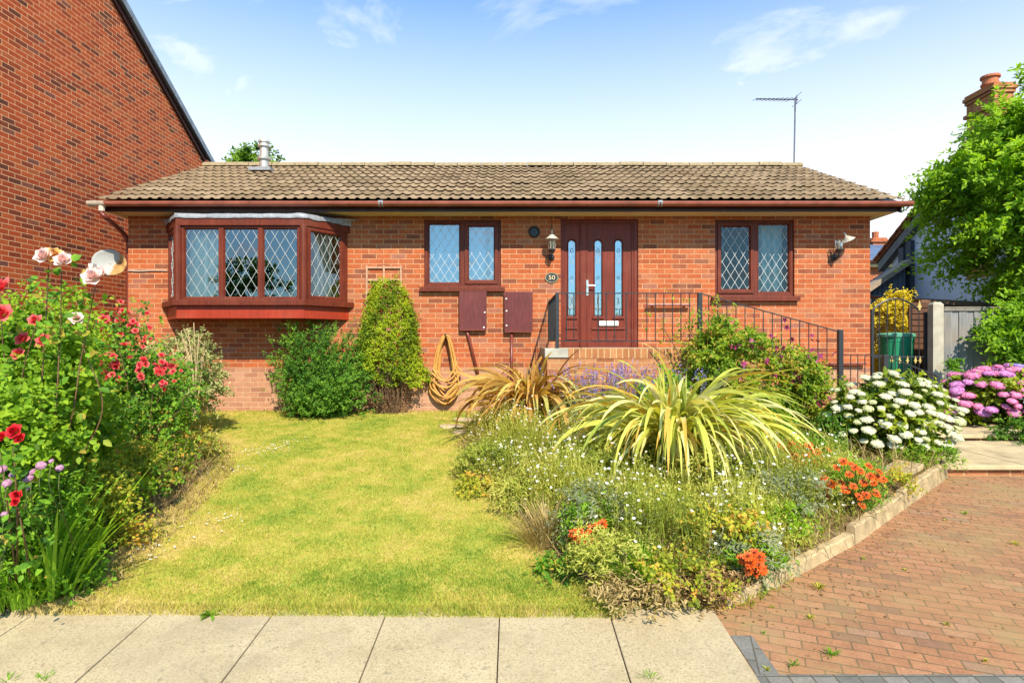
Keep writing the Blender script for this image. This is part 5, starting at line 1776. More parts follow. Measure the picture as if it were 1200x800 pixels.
def bloom(parent, key, loc, size=1., face=None, name='bloom', label=None):
    o = bpy.data.objects.new(name, ME[key])
    put(o, parent)
    o.location = [float(v) for v in loc]
    o.scale = (size,) * 3
    n = Vector(tuple(face)) if face is not None else Vector((random.gauss(0, .3), -.35 + random.gauss(0, .3), 1))
    o.rotation_euler = (n.to_track_quat('Z', 'Y') @ Matrix.Rotation(random.uniform(0, 6.28), 3, 'Z').to_quaternion()).to_euler()
    if label:
        o['label'] = label
    return o


# ------------------------------------------------------------------ trees
def tree(name, label, base, c, rad, leafm, nl, lr, plm, per, spray, L, W, limbs, trunk_r, up=.25, sag=.35, cut=None, rv=(.05, .8), spread=.9):
    t = plant(name, label, 'tree', base)
    lb = LB()
    lc, u = lumps(c, rad, nl, .25)
    if cut is not None:
        k = cut(lc); lc, u = lc[k], u[k]
    n = len(lc) * plm
    cc = np.repeat(lc, plm, 0); uu = np.repeat(u, plm, 0)
    lrr = np.repeat(lr * rng.uniform(.5, 1.4, len(lc)), plm)
    d0 = runit(n)
    p = cc + d0 * (lrr * rng.uniform(.2, 1., n))[:, None] * np.array((1, 1, .7))
    d = d0 * .7 + uu * .9 + UP * up + runit(n) * .3
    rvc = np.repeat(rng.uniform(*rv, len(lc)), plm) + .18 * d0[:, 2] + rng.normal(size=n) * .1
    sprays(lb, p, d, spray * rng.uniform(.5, 1.4, n), per, L, W, rvc, sag=sag, spread=spread, jit=.02)
    lb.build('crown', leafm, t)
    m = MB(); b = np.array(base, float); top = np.array(c) + np.array((0, 0, .2 * rad[2]))
    m.tube(curve([b - (0, 0, .2), b * .6 + top * .4 + rng.normal(size=3) * .06, top], 8), [trunk_r * (1 - .7 * s) for s in np.linspace(0, 1, 17)], 9)
    m.build('trunk', M_bark, t, smooth=True)
    m = MB()
    for i in rng.choice(len(lc), min(limbs, len(lc)), replace=False):
        s = rng.uniform(.3, .9); q = b * (1 - s) + top * s; e = lc[i]
        mid = (q + e) / 2 + np.array((0, 0, .12 * np.linalg.norm(e - q)))
        m.tube(curve([q, mid, e], 5), [trunk_r * .4 * (1 - .85 * f) for f in np.linspace(0, 1, 11)], 5)
    m.build('limbs', M_bark, t, smooth=True)
    return t


random.seed(5); rng = np.random.default_rng(5)
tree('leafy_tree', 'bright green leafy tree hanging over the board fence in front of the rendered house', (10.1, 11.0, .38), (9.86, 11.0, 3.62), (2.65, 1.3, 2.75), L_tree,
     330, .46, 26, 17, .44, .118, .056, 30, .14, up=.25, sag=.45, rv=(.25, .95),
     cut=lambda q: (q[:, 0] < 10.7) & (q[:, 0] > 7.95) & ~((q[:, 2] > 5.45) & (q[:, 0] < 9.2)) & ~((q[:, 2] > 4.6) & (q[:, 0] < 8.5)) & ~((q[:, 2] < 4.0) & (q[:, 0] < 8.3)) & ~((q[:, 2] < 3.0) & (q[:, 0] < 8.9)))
t = plant('overhanging_branch', 'low leafy branch drooping in front of the fence boards', 'branch', (9.1, 9.75, .38))
lb = LB(); m = MB()
for tip_ in ((1168, 385), (1176, 400), (1186, 412), (1192, 402), (1205, 415), (1185, 372), (1200, 388), (1215, 395), (1225, 405), (1160, 395), (1210, 372)):
    q = P(*tip_, 9.25 + random.uniform(-.15, .2)); a_ = np.array((9.0, 9.75, 2.35))
    cv_ = curve([a_, (a_ + q) / 2 + (0, 0, .25), q], 7)
    m.tube(cv_, [.014 * (1 - .8 * f) for f in np.linspace(0, 1, len(cv_))], 5)
    p = np.repeat(np.array(cv_[5:]), 5, 0) + rng.normal(size=(len(cv_[5:]) * 5, 3)) * .07
    sprays(lb, p, nrm(q - a_) + runit(len(p)) * .8, .34 * rng.uniform(.5, 1.3, len(p)), 15, .105, .048, rng.uniform(.1, .8, len(p)), sag=.4)
lb.build('foliage', L_tree, t); m.build('stems', M_bark, t, smooth=True)
tree('treetop', 'small treetop showing over the roof ridge beside the metal flue', (-7.35, 17.6, .4), (-7.4, 17.5, 6.15), (.62, .6, 1.0), L_far, 44, .22, 10, 12, .3, .13, .075, 8, .08, up=.6, sag=.2, rv=(.2, .9))
tree('street_tree', 'dark conifer across the road seen only as a reflection in the bay window', (-15.4, -19, -.3), (-15.4, -19, 3.6), (2.0, 2.0, 3.0), L_shrub, 60, .6, 12, 12, .5, .22, .12, 10, .16, up=.3, sag=.2, rv=(.0, .4))

# yellow shrub behind the gate
t = plant('golden_shrub', 'golden yellow shrub glowing behind the arched gate', 'shrub', (6.6, 10.95, .39))
c = P(1045, 385, 10.95)
shrub(t, c + np.array((-.05, .1, -.1)), (.46, .3, .88), 44, .16, 12, 11, .20, .065, .034, L_yellow, M_twig, (c[0], 10.95, .4), up=.6, nstem=10, rvlo=.3, rvhi=.95)

# clipped golden climber against the trellis
t = plant('clipped_climber', 'clipped golden green climber trained up the trellis, bare brown stems below', 'shrub', (xat(457, 9.2), 9.2, .42))
cx = xat(456, 9.2); lb = LB()
n = 1500
zz_ = np.array([.80, .93, 1.1, 1.35, 1.6, 1.9, 2.15, 2.32, 2.42]); rr = np.array([.27, .35, .39, .39, .355, .295, .23, .17, .07])
z = rng.uniform(.84, 2.42, n * 3)
z = z[rng.uniform(size=len(z)) < np.interp(z, zz_, rr) / .44][:n]
th = rng.uniform(-.15, np.pi + .15, len(z))
rad_ = np.interp(z, zz_, rr) * rng.uniform(.82, 1.06, len(z)) * (1 + .08 * np.sin(9 * th + 7 * z))
cxz = cx + .05 * (z - 1.3) * -.6 + np.where(z < 1.1, .06, 0)
skew = np.where(z < 1.05, np.clip((1.05 - z) * .9, 0, .3), 0)
p = np.stack([cxz + np.cos(th) * rad_ + skew, 9.30 - np.sin(th) * rad_ * .75, z + .05 * np.sin(5 * th)], 1)
d = np.stack([np.cos(th), -np.sin(th), .45 + 0 * th], 1) + runit(len(z)) * .5
sprays(lb, p, d, .10 * rng.uniform(.5, 1.5, len(z)), 9, .040, .022, .50 + .25 * np.sin(6 * z + 3 * th) + rng.normal(size=len(z)) * .15, sag=.1, jit=.012, spread=.9)
lb.build('foliage', L_gold, t)
m = MB()
for i in range(60):
    a = rng.uniform(.05, np.pi - .05); r0 = rng.uniform(.05, .26); b0 = np.array((cx + .02 + np.cos(a) * r0, 9.27 - np.sin(a) * r0 * .6, .42))
    e = np.array((cx + np.cos(a) * rng.uniform(.1, .40), 9.25 - np.sin(a) * .2, rng.uniform(.85, 1.15)))
    m.tube(curve([b0, (b0 + e) / 2 + rng.normal(size=3) * .06, e], 3), .0055, 4)
m.build('stems', M_twig, t)
lb = LB(); n = 240
p = np.stack([cx + .03 + rng.normal(size=n) * .19, 9.2 + rng.normal(size=n) * .06, rng.uniform(.45, .95, n)], 1)
sprays(lb, p, runit(n), np.full(n, .1), 6, .028, .014, np.full(n, .3), jit=.02)
lb.build('dead_leaves', L_dry, t)

# evergreen by the bay
t = plant('green_shrub', 'loose dark green shrub growing under the bay window', 'shrub', (xat(378, 9.0), 9.0, .41))
bx = xat(378, 9.0)
lb = LB()
tips = [(367, 362, .1), (333, 398, .05), (345, 385, -.1), (352, 400, -.25), (388, 392, -.05), (405, 398, .1), (418, 402, .15), (428, 425, .1), (320, 425, .0), (330, 445, -.15), (350, 420, -.3), (372, 420, -.32), (398, 425, -.3), (415, 440, -.2), (340, 465, -.25), (365, 455, -.4), (390, 460, -.38), (420, 465, -.2), (378, 398, -.2), (360, 438, -.35), (404, 450, -.35), (432, 455, 0), (382, 474, -.35), (340, 430, 0), (412, 420, 0), (390, 440, .05), (355, 475, -.25)]
m = MB(); pp, dd, rvv = [], [], []
for (px_, py_, dy) in tips:
    e = P(px_, py_, 9.0 + dy); b0 = np.array((bx + rng.normal() * .12, 9.02 + rng.normal() * .05, .42))
    mid = b0 * .5 + e * .5 + np.array((.25 * (b0[0] - e[0]), 0, -.1)) * .3
    cv_ = curve([b0, mid, e], 7)
    m.tube(cv_, [.010 * (1 - .75 * f) for f in np.linspace(0, 1, len(cv_))], 5)
    tone = rng.uniform(.15, .75)
    for k, q in enumerate(cv_):
        if k < 4 and e[2] > 1.0:
            continue
        for _ in range(9 if k < len(cv_) - 2 else 6):
            w_ = (.115 if k < len(cv_) - 2 else .05)
            pp.append(q + rng.normal(size=3) * w_); dd.append(nrm(e - b0) * .7 + runit(1)[0] * .8 + UP * .3); rvv.append(tone)
pp, dd, rvv = np.array(pp), np.array(dd), np.array(rvv)
k_ = (pp[:, 1] < 9.32) & (pp[:, 2] > .43)
pp, dd, rvv = pp[k_], dd[k_], rvv[k_]
sprays(lb, pp, dd, .17 * rng.uniform(.5, 1.3, len(pp)), 13, .040, .023, rvv + rng.normal(size=len(pp)) * .12, sag=.05, jit=.010, spread=.8)
lb.build('foliage', L_shrub, t); m.build('stems', M_twig, t, smooth=True)

# ------------------------------------------------------------------ flaxes
def flax(t, base, n, L0, leafm, lean, W=.04, seed=1, a1m=-1.0, pw=.8, azbias=None, flo=.35):
    global rng
    keep = rng; rng = np.random.default_rng(seed)
    lb = LB()
    az = rng.uniform(0, 2 * np.pi, n)
    if azbias is not None:
        k = rng.uniform(size=n) < .35
        az = np.where(k, azbias + rng.normal(size=n) * 1.1, az)
    f = np.where(rng.uniform(size=n) < .09, rng.uniform(0, .15, n), flo + (1 - flo) * rng.uniform(0, 1, n))      # a few upright in the middle, the rest arching over
    a0 = 1.60 - f * .42 + rng.normal(size=n) * .12
    a1 = np.where(f < .2, 1.3, np.clip(a1m + (1 - f) * 1.0 + rng.normal(size=n) * .50, -1.57, 1.45))
    L = L0 * rng.uniform(.55, 1.1, n) * np.where(f < .2, .62, 1.)
    b = np.array(base) + np.stack([np.cos(az) * f * .13, np.sin(az) * f * .13, 0 * f], 1) + rng.normal(size=(n, 3)) * np.array((.05, .05, .01))
    blades(lb, b, az, L, W * rng.uniform(.6, 1.1, n), a0, a1, np.clip(rng.normal(.5, .29, n), 0, 1), k=14, pw=pw, keel=.25, twist=.75, dead=.16)
    lb.build('leaves', leafm, t)
    rng = keep


b = B(795, 566); b[2] += .06
t = plant('yellow_flax', 'big arching yellow green flax in the middle of the bed', 'plant', b)
flax(t, b + (-.04, 0, .05), 480, 1.48, L_phy, 0, .052, 21, -1.5, pw=1.35, azbias=-1.0)
b2 = B(622, 515); b2[2] += .04
t = plant('bronze_flax', 'dry bronze flax with drooping brown leaves beside the porch', 'plant', b2)
flax(t, b2 + (.02, 0, .06), 330, 1.34, L_phb, 0, .056, 33, -1.5, pw=1.3, azbias=-1.4, flo=.15)

# ------------------------------------------------------------------ clematis over the ramp railing
t = plant('clematis_bush', 'clematis with small plum flowers smothering the ramp railing', 'climber', (3.0, 7.2, .3))
cc = P(892, 432, 7.25)
def under_rail(q):
    return 400 - (q[:, 2] - CZ) / q[:, 1] * F > np.interp(600 + q[:, 0] / q[:, 1] * F, [800, 820, 860, 900, 950, 990], [392, 366, 377, 394, 420, 455]) + 6


shrub(t, cc + np.array((0., 0, -.05)), (.78, .45, .86), 230, .17, 12, 11, .18, .054, .034, L_clem, M_twig, (2.9, 7.3, .3), up=.3, nstem=22, rvlo=.3, rvhi=.92, stem_r=.008, cut=under_rail, keep=under_rail)
lb = LB()
mix_ = [(P(835, 392, 7.35), 20), (P(840, 375, 7.4), 8), (P(955, 470, 7.1), 24), (P(828, 425, 7.3), 16), (P(800, 375, 7.45), 8), (P(790, 400, 7.45), 7), (P(925, 500, 6.9), 26), (P(870, 510, 7.0), 20)]
p = np.concatenate([c0 + rng.normal(size=(k, 3)) * np.array((.14, .06, .15)) for c0, k in mix_])
sprays(lb, p, runit(len(p)) + UP * .2, .2 * rng.uniform(.5, 1.3, len(p)), 9, .045, .026, rng.uniform(.3, 1., len(p)), sag=.1)
lb.build('shoots', L_clem, t)
fl = [(905, 395), (915, 405), (930, 408), (920, 418), (938, 425), (948, 412), (955, 425), (962, 420), (910, 440), (935, 448), (940, 438), (950, 395), (880, 402), (925, 385), (945, 460), (955, 468), (962, 470), (968, 462), (972, 475), (975, 480), (952, 466), (960, 478), (946, 476), (985, 470), (900, 425), (870, 430), (890, 455), (865, 405), (915, 428), (957, 440)]
for (px_, py_) in fl:
    e = ((px_ - 895) / 90) ** 2 + ((py_ - 440) / 95) ** 2
    dd_ = 7.25 - .42 * math.sqrt(max(.08, 1 - e)) - .06
    bloom(t, 'plum', P(px_, py_, dd_), random.uniform(.8, 1.35), (random.gauss(0, .3), -.6, .5))

# dry climber stems in front of the porch railing
t = plant('dry_climber', 'thin dry climber with orange tinged leaves on the porch railing', 'climber', (1.95, 7.35, .35))
m = MB(); lb = LB(); pts_all = []
for a, bq, c_ in (((806, 520), (804, 440), (812, 372)), ((808, 520), (800, 430), (778, 385)), ((812, 520), (815, 440), (800, 400)), ((800, 500), (790, 430), (765, 405))):
    cv_ = curve([P(*a, 7.3), P(*bq, 7.35), P(*c_, 7.42)], 8)
    m.tube(cv_, .006, 5); pts_all += cv_[6:]
m.build('stems', M_redstem, t)
p = np.array(pts_all) + rng.normal(size=(len(pts_all), 3)) * .05
sprays(lb, p, runit(len(p)) + UP * .2, np.full(len(p), .13), 5, .040, .022, rng.uniform(.5, 1., len(p)), sag=.2)
lb.build('foliage', L_clem, t)

# ------------------------------------------------------------------ lavenders and the small green plant by the porch
def lavender(label, cpx, base_py, wpx, top_py, d, n, seed):
    global rng
    keep = rng; rng = np.random.default_rng(seed)
    base = P(cpx, 0, d); base[2] = gz(d)
    t = plant('lavender', label, 'lavender', base)
    lb, fb = LB(), LB()
    H = zat(top_py, d) - base[2]; Wd = wpx / F * d
    az = rng.uniform(0, 2 * np.pi, n); sp_ = rng.uniform(.0, .55, n)
    b = base + np.stack([rng.uniform(-Wd / 2, Wd / 2, n), rng.normal(size=n) * .14, 0 * az], 1)
    L = H * rng.uniform(.62, 1.02, n)
    blades(lb, b, az, L, np.full(n, .009), 1.50 - sp_ * .3, 1.42 - sp_, rng.uniform(.1, .9, n), k=3)
    tip = lb.v[-1].reshape(n, 12, 3)[:, 10]
    pre = lb.v[-1].reshape(n, 12, 3)[:, 7]
    dr = nrm(tip - pre)
    k = n * 9
    bp = np.repeat(b, 9, 0); tp = np.repeat(tip, 9, 0)
    s = rng.uniform(.05, .6, k)[:, None]
    leaves(lb, bp * (1 - s) + tp * s, runit(k) * .7 + UP * .7, runit(k), .055, .009, rng.uniform(0, .8, k))
    q = np.repeat(tip, 14, 0) + np.repeat(dr, 14, 0) * rng.uniform(-.12, .02, n * 14)[:, None] + rng.normal(size=(n * 14, 3)) * .006
    leaves(fb, q, runit(n * 14) + UP * .5, runit(n * 14), .018, .012, rng.uniform(0, 1, n * 14))
    lb.build('foliage', L_lav, t); fb.build('flower_spikes', P_lav, t)
    rng = keep


lavender('pale lavender with faded spikes against the porch wall between the two flaxes', 712, 500, 100, 424, 7.1, 260, 4)
lavender('lavender with purple spikes standing close to the clematis', 805, 510, 55, 428, 6.8, 60, 5)
c = P(778, 458, 6.95)
t = plant('green_perennial', 'small fresh green leafy plant between the lavenders', 'plant', (c[0], c[1], gz(c[1])))
shrub(t, c + (0, 0, -.1), (.24, .2, .24), 24, .1, 9, 9, .12, .055, .034, L_strap, M_stem, (c[0], c[1], .28), up=.5, nstem=8, rvlo=.4, rvhi=.95)

# ------------------------------------------------------------------ hydrangeas
def hydrangea(name, label, c, rad, keys, nh, leafL, seed, size=1., zlo=None):
    global rng
    keep = rng; rng = np.random.default_rng(seed); random.seed(seed)
    t = plant(name, label, 'hydrangea', (c[0], c[1], gz(c[1])))
    c, rad = np.array(c), np.array(rad)
    shrub(t, c, rad * .86, 80, .14, 9, 7, .14, leafL, leafL * .62, L_hyd, M_stem, (c[0], c[1], float(gz(c[1]))), up=.35, nstem=16, rvlo=.1, rvhi=.85)
    k = 0; pl = []
    tries = 0
    while k < nh and tries < 6000:
        tries += 1
        u = runit(1)[0]
        if u[1] > .25 or u[2] < -.45:
            continue
        q = c + u * rad * rng.uniform(.94, 1.10)
        if q[2] < gz(q[1]) + .14 or any(np.linalg.norm((q - o_) * np.array((1, 1, 1.25))) < .098 * size for o_ in pl):
            continue
        pl.append(q)
        bloom(t, keys(u, q), q, size * rng.uniform(.58, 1.15), u * .35 + np.array((0, -.3, 1.1)) + rng.normal(size=3) * .1, 'flower_head')
        k += 1
    rng = keep
    return t


c = P(1042, 494, 6.35)
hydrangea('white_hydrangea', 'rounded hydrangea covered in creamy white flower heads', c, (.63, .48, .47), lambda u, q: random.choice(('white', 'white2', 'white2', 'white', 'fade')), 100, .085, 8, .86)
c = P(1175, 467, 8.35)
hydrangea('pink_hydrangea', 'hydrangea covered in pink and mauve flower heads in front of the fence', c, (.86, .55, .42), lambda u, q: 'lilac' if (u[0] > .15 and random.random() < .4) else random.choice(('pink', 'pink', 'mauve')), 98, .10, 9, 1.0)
# small green clumps round it
for (px_, py_, d, rx, rz, lab) in ((1192, 515, 7.3, .22, .22, 'dark leafy clump at the edge of the garden steps under the pink hydrangea'), (1118, 428, 9.3, .05, .07, 'young green shoots at the foot of the fence boards')):
    c = P(px_, py_, d)
    t = plant('leafy_clump', lab, 'plant', (c[0], c[1], c[2] - rz))
    shrub(t, c, (rx, rx, rz), 16 if rx > .1 else 4, .08 if rx > .1 else .03, 8, 8, .12 if rx > .1 else .08, .055, .032, L_shrub if px_ > 1150 else L_strap, M_stem, (c[0], c[1], c[2] - rz), up=.5, nstem=5)
# ------------------------------------------------------------------ the flower bed: orange daisies, white fleabane, low yellow plants, straw
random.seed(3); rng = np.random.default_rng(3)


def BB(px, py, h=0.):
    b = B(px, py); b[2] = float(bed_h(b[0], b[1])) if inside(BED, b[0], b[1]) else b[2]
    b[2] += h
    return b


def blanket(label, px, py, heads, d_off=0., rad=.13, ht=.28):
    b = BB(px, py)
    t = plant('orange_daisy_plant', label, 'flower', b, 'orange daisy plants in the bed')
    c = b + np.array((0, 0, ht * .45))
    shrub(t, c, (rad, rad * .8, ht * .42), 14 if rad < .2 else 22, .06, 6, 6, .08, .055, .015, L_strap, None, None, up=.5, rvlo=.15, rvhi=.8)
    m = MB()
    d = b[1] - d_off
    for (hx, hy) in heads:
        q = P(hx, hy, d - rad - random.uniform(.0, .10))
        m.tube(curve([b + rng.normal(size=3) * np.array((.05, .05, 0)), (b + q) / 2 + rng.normal(size=3) * .02, q], 3), .0035, 4)
        bloom(t, 'orange', q, random.uniform(.85, 1.25), (random.gauss(0, .35), -.7, .75))
    m.build('stems', M_stem, t)


blanket('orange daisy plant spilling towards the lawn edge below the yellow flax', 690, 655, [(672, 625), (680, 622), (688, 627), (683, 634), (690, 638), (694, 620), (700, 616), (706, 614), (676, 631), (697, 630)])
blanket('orange daisy plant close to the broken kerb at the front of the bed', 885, 690, [(876, 652), (884, 648), (890, 653), (880, 660), (888, 662), (893, 668), (884, 672), (878, 668), (870, 656)])
blanket('large orange daisy plant hanging over the long sandy kerb stone', 1000, 610, [(960, 568), (975, 568), (965, 560), (985, 566), (995, 556), (1002, 548), (1008, 552), (1020, 558), (1028, 560), (1024, 566), (1006, 582), (1012, 566), (972, 574), (990, 574), (1030, 553), (1015, 580), (998, 545), (980, 548), (988, 541), (1018, 546), (1035, 562), (1000, 570), (1026, 578), (1010, 592), (968, 582)], rad=.24, ht=.36)
blanket('orange daisy plant between the white hydrangea and the yellow flax', 950, 570, [(928, 520), (937, 524), (950, 528), (958, 530), (945, 533), (952, 540), (965, 538), (932, 535), (970, 527), (922, 526), (940, 541), (915, 522), (926, 530), (948, 522), (960, 545), (975, 545), (955, 552)], rad=.24, ht=.36)
for heads, lab in (([(1045, 540)], 'single pale pink flower at the foot of the white hydrangea'),):
    b = BB(1045, 552)
    t = plant('pink_flower', lab, 'flower', b)
    bloom(t, 'blush', P(1045, 540, b[1]), .95, (0, -1, .3)); MB().tube([b, P(1045, 541, b[1] + .01)], .004, 5).build('stem', M_stem, t)


# white fleabane with its wiry stems: nobody could count it
def fleabane():
    lb = LB(); n0 = 25000
    x = rng.uniform(-.65, 3.0, n0); y = rng.uniform(3.6, 7.6, n0)
    d = edge_dist(BED, x, y)
    ok = inside(BED, x, y) & (d > .05)
    px = x / y * F + 600; py = 400 + (CZ - gz(y)) / y * F
    dens = .35 + .65 * (np.sin(x * 5.1 + 1.3 * y) * np.sin(y * 4.3 - x * 2.2) * .5 + .5)
    dens *= np.where((x - .0) > 2.2, .5, 1.) * np.where(y < 3.9, .6, 1.)
    dens *= np.where(np.hypot(x - b_fl[0], y - b_fl[1]) < .35, .0, 1.)
    ok &= rng.uniform(size=n0) < dens
    x, y, d = x[ok], y[ok], d[ok]
    n = len(x)
    mound = .19 + .24 * (np.sin(x * 3.1 + .7) * np.cos(y * 2.7) * .5 + .5) + .08 * np.sin(x * 8 + y * 5)
    H = np.clip(mound * np.clip(d / .30, .45, 1) * rng.uniform(.5, 1.25, n), .06, .50)
    base = np.stack([x, y, bed_h(x, y)], 1)
    az = rng.uniform(0, 2 * np.pi, n)
    lean = rng.uniform(0, .9, n)
    tone = np.clip(.56 + .3 * np.sin(x * 2.3 + 4 * y) + rng.normal(size=n) * .2, 0, 1)
    blades(lb, base, az, H * 1.15, np.full(n, .0042), 1.5 - .3 * lean, 1.3 - lean, tone, k=3, mi=0)
    st = lb.v[-1].reshape(n, 12, 3)
    tip = st[:, 10]
    k = 8
    s = rng.uniform(.1, .92, (n, k, 1))
    pos = base[:, None] * (1 - s) + tip[:, None] * s + rng.normal(size=(n, k, 3)) * .012
    leaves(lb, pos.reshape(-1, 3), runit(n * k) + UP * .4, runit(n * k) * .6 + UP, rng.uniform(.020, .042, n * k), .010, np.repeat(tone, k) + rng.normal(size=n * k) * .15, mi=0)
    # daisies
    fl = rng.uniform(size=n) < .26 * np.clip(.25 + 1.1 * np.sin(x * 6.3 + 2 * y) * np.sin(y * 5.1 - 2.5 * x) + .35, .03, 1.4)
    f = tip[fl]; nf = len(f)
    nn = nrm(np.stack([rng.normal(size=nf) * .35, -.45 + rng.normal(size=nf) * .3, np.full(nf, .9)], 1))
    t = nrm(np.cross(nn, runit(nf))); b = np.cross(nn, t)
    r = rng.uniform(.008, .0135, nf)
    tn = rng.uniform(.2, 1, nf)
    for kk in range(7):
        a = kk * 2 * math.pi / 7
        leaves(lb, f, t * math.cos(a) + b * math.sin(a) + nn * .2, nn, r, r * .75, tn, fold=.05, droop=.05, mi=1)
    for kk in range(2):
        leaves(lb, f + nn * .0022 - (t if kk == 0 else b) * .0042, (t if kk == 0 else b), nn, .0084, .0075, rng.uniform(0, 1, nf), fold=0., droop=0., mi=2)
    return tag(lb.build('white_fleabane', [L_wire, P_daisy, P_yolk]), kind='stuff')


b_fl = B(795, 566)
fleabane()


# straw litter, dead stems and seedlings over both beds: ground cover
def litter(name, poly, hf, n0, hmax, mat, seed, cut=None):
    r = np.random.default_rng(seed)
    xs_ = [p[0] for p in poly]; ys_ = [p[1] for p in poly]
    x = r.uniform(min(xs_), max(xs_), n0); y = r.uniform(min(ys_), max(ys_), n0)
    ok = inside(poly, x, y)
    if cut is not None:
        ok &= cut(x, y)
    x, y = x[ok], y[ok]; n = len(x)
    lb = LB()
    base = np.stack([x, y, hf(x, y)], 1)
    h = r.uniform(.3, 1, n) * hmax
    el = r.uniform(.1, 1.3, n)
    tone = np.clip(.45 + .35 * np.sin(3 * x + 2 * y) * np.sin(4 * y - x) + r.normal(size=n) * .2, 0, 1)
    blades(lb, base, r.uniform(0, 2 * np.pi, n), h, r.uniform(.003, .007, n), el, el - r.uniform(.3, 1.4, n), tone, k=3)
    return tag(lb.build(name, mat), kind='stuff')


lb_h = lambda x, y: gz(y) + np.minimum(edge_dist(LBED, x, y) * .4, .10)
litter('dry_stalks', BED, bed_h, 26000, .36, L_straw, 1)
litter('dry_grass', LBED, lb_h, 30000, .20, L_straw, 2, lambda x, y: (edge_dist(LBED, x, y) < .85) & (x > -5))
EDGE = [(-2.62, 3.40), (-2.3, 3.4), (-2.45, 4.3), (-2.6, 5.3), (-2.8, 6.2), (-3.35, 7.3), (-3.7, 7.2), (-3.1, 6.3), (-2.85, 5.3), (-2.74, 4.3)]
litter('dead_stems', [(-3.5, 4.6), (-2.9, 4.6), (-3.0, 6.0), (-3.3, 6.8), (-3.8, 6.6), (-3.6, 5.6)], lb_h, 1500, .42, L_straw, 12)
litter('straw_edge', EDGE, lambda x, y: gz(y) + .0, 12000, .09, L_straw, 6)
PAVE_E = [(.5, 3.36), (1.3, 3.40), (1.8, 3.80), (1.7, 3.9), (1.1, 3.5), (.5, 3.46)]
litter('edge_weeds', PAVE_E, lambda x, y: gz(y) + .003, 900, .10, L_low, 7)


def clump(name, label, cat, px, py, rx, ry, h, leafm, nl, per, L, W, grp=None, up=.4, rv=(.2, .9), spray=.1, lr=.07, stem=M_stem, lift=0., poly_h=True):
    b = BB(px, py)
    t = plant(name, label, cat, b, grp)
    shrub(t, b + (0, 0, h * .5 + lift), (rx, ry, h * .5), nl, lr, 8, per, spray, L, W, leafm, stem, b, up=up, nstem=max(4, nl // 4), rvlo=rv[0], rvhi=rv[1], zmin=b[2] + .005, stem_r=.005)
    return t


G = 'low plants filling the front of the bed'
clump('low_perennial', 'low yellow leaved plant at the corner of the pavement', 'plant', 800, 705, .24, .18, .15, L_low, 22, 7, .036, .024, G, rv=(.2, 1))
clump('low_perennial', 'yellow green leafy mound behind the front daisies and the kerb', 'plant', 850, 668, .26, .22, .22, L_low, 26, 7, .040, .026, G, rv=(.2, .9))
clump('low_perennial', 'lime leafed sprawling plant beside the front kerb stone', 'plant', 905, 648, .24, .18, .18, L_lime, 22, 7, .036, .022, G, rv=(.3, 1))
clump('low_perennial', 'straw coloured withered clump spilling over the pavement edge', 'plant', 745, 712, .20, .15, .11, L_straw, 20, 9, .04, .012, G, stem=M_twig, rv=(.0, .7))
clump('low_perennial', 'brown withered heap between the pavement and the yellow leaves', 'plant', 838, 708, .16, .12, .12, L_dry, 14, 8, .035, .012, G, stem=M_twig, rv=(.2, .9))
clump('low_perennial', 'grey green bushy plant crowning the kerb under the orange daisies', 'plant', 950, 622, .25, .2, .26, L_wire, 26, 10, .035, .014, G, rv=(.0, .6))
clump('low_perennial', 'green leafy plant at the lawn side beside the orange daisies', 'plant', 655, 676, .09, .08, .07, L_rose, 8, 6, .04, .020, G)
clump('low_perennial', 'yellowing leafy plant below the tips of the yellow flax', 'plant', 770, 640, .25, .22, .26, L_wire, 34, 10, .034, .013, G, rv=(.2, .9))
clump('low_perennial', 'fine green mound at the foot of the bronze flax by the lawn', 'plant', 570, 560, .30, .22, .26, L_wire, 34, 10, .04, .014, G, rv=(.05, .55))
clump('low_perennial', 'orange tinged low plant on the lawn edge under the white daisies', 'plant', 560, 580, .16, .14, .12, L_low, 14, 8, .035, .02, G, rv=(.5, 1))
clump('low_perennial', 'dense olive mound under the arching flax leaves', 'plant', 700, 590, .34, .25, .30, L_wire, 36, 10, .04, .015, G, rv=(.0, .55))
clump('low_perennial', 'red brown seedlings along the top of the long kerb stone', 'plant', 1030, 590, .26, .12, .12, L_low, 16, 8, .035, .018, G, rv=(.5, 1))
clump('low_perennial', 'leafy green fringe between the white hydrangea and the kerb', 'plant', 1075, 560, .34, .14, .16, L_lime, 26, 8, .045, .016, G, rv=(.2, .9))
clump('low_perennial', 'bushy green clump at the foot of the clematis', 'plant', 905, 560, .34, .25, .50, L_strap, 34, 9, .05, .022, G, rv=(.05, .7))
clump('low_perennial', 'small leafed dark plant under the white hydrangea', 'plant', 985, 548, .34, .2, .40, L_shrub, 30, 9, .05, .025, G, rv=(.1, .8))


for i, (px_, py_, rx, h, mt, lab) in enumerate([(878, 680, .20, .20, L_lav, 'silvery seedlings hanging over the broken kerb stone'), (930, 632, .24, .30, L_lav, 'silvery green fringe above the middle of the kerb'),
        (985, 600, .22, .26, L_wire, 'wiry green fringe beside the hanging orange daisies'), (720, 690, .22, .24, L_wire, 'fine green mound with straw behind the pavement edge'),
        (700, 650, .26, .34, L_lav, 'silvery daisy mound in the middle of the front of the bed'), (830, 610, .30, .40, L_wire, 'tall fine leaved mound in front of the yellow flax'),
        (610, 600, .24, .26, L_wire, 'fine leaved mound leaning on the lawn edge'), (870, 590, .28, .40, L_lav, 'silvery bushy growth at the tips of the yellow flax')]):
    clump('bed_filler', lab, 'plant', px_, py_, rx, rx * .8, h, mt, 26, 10, .038, .011, 'fine leaved mounds between the daisies', rv=(.3, 1.), spray=.13)


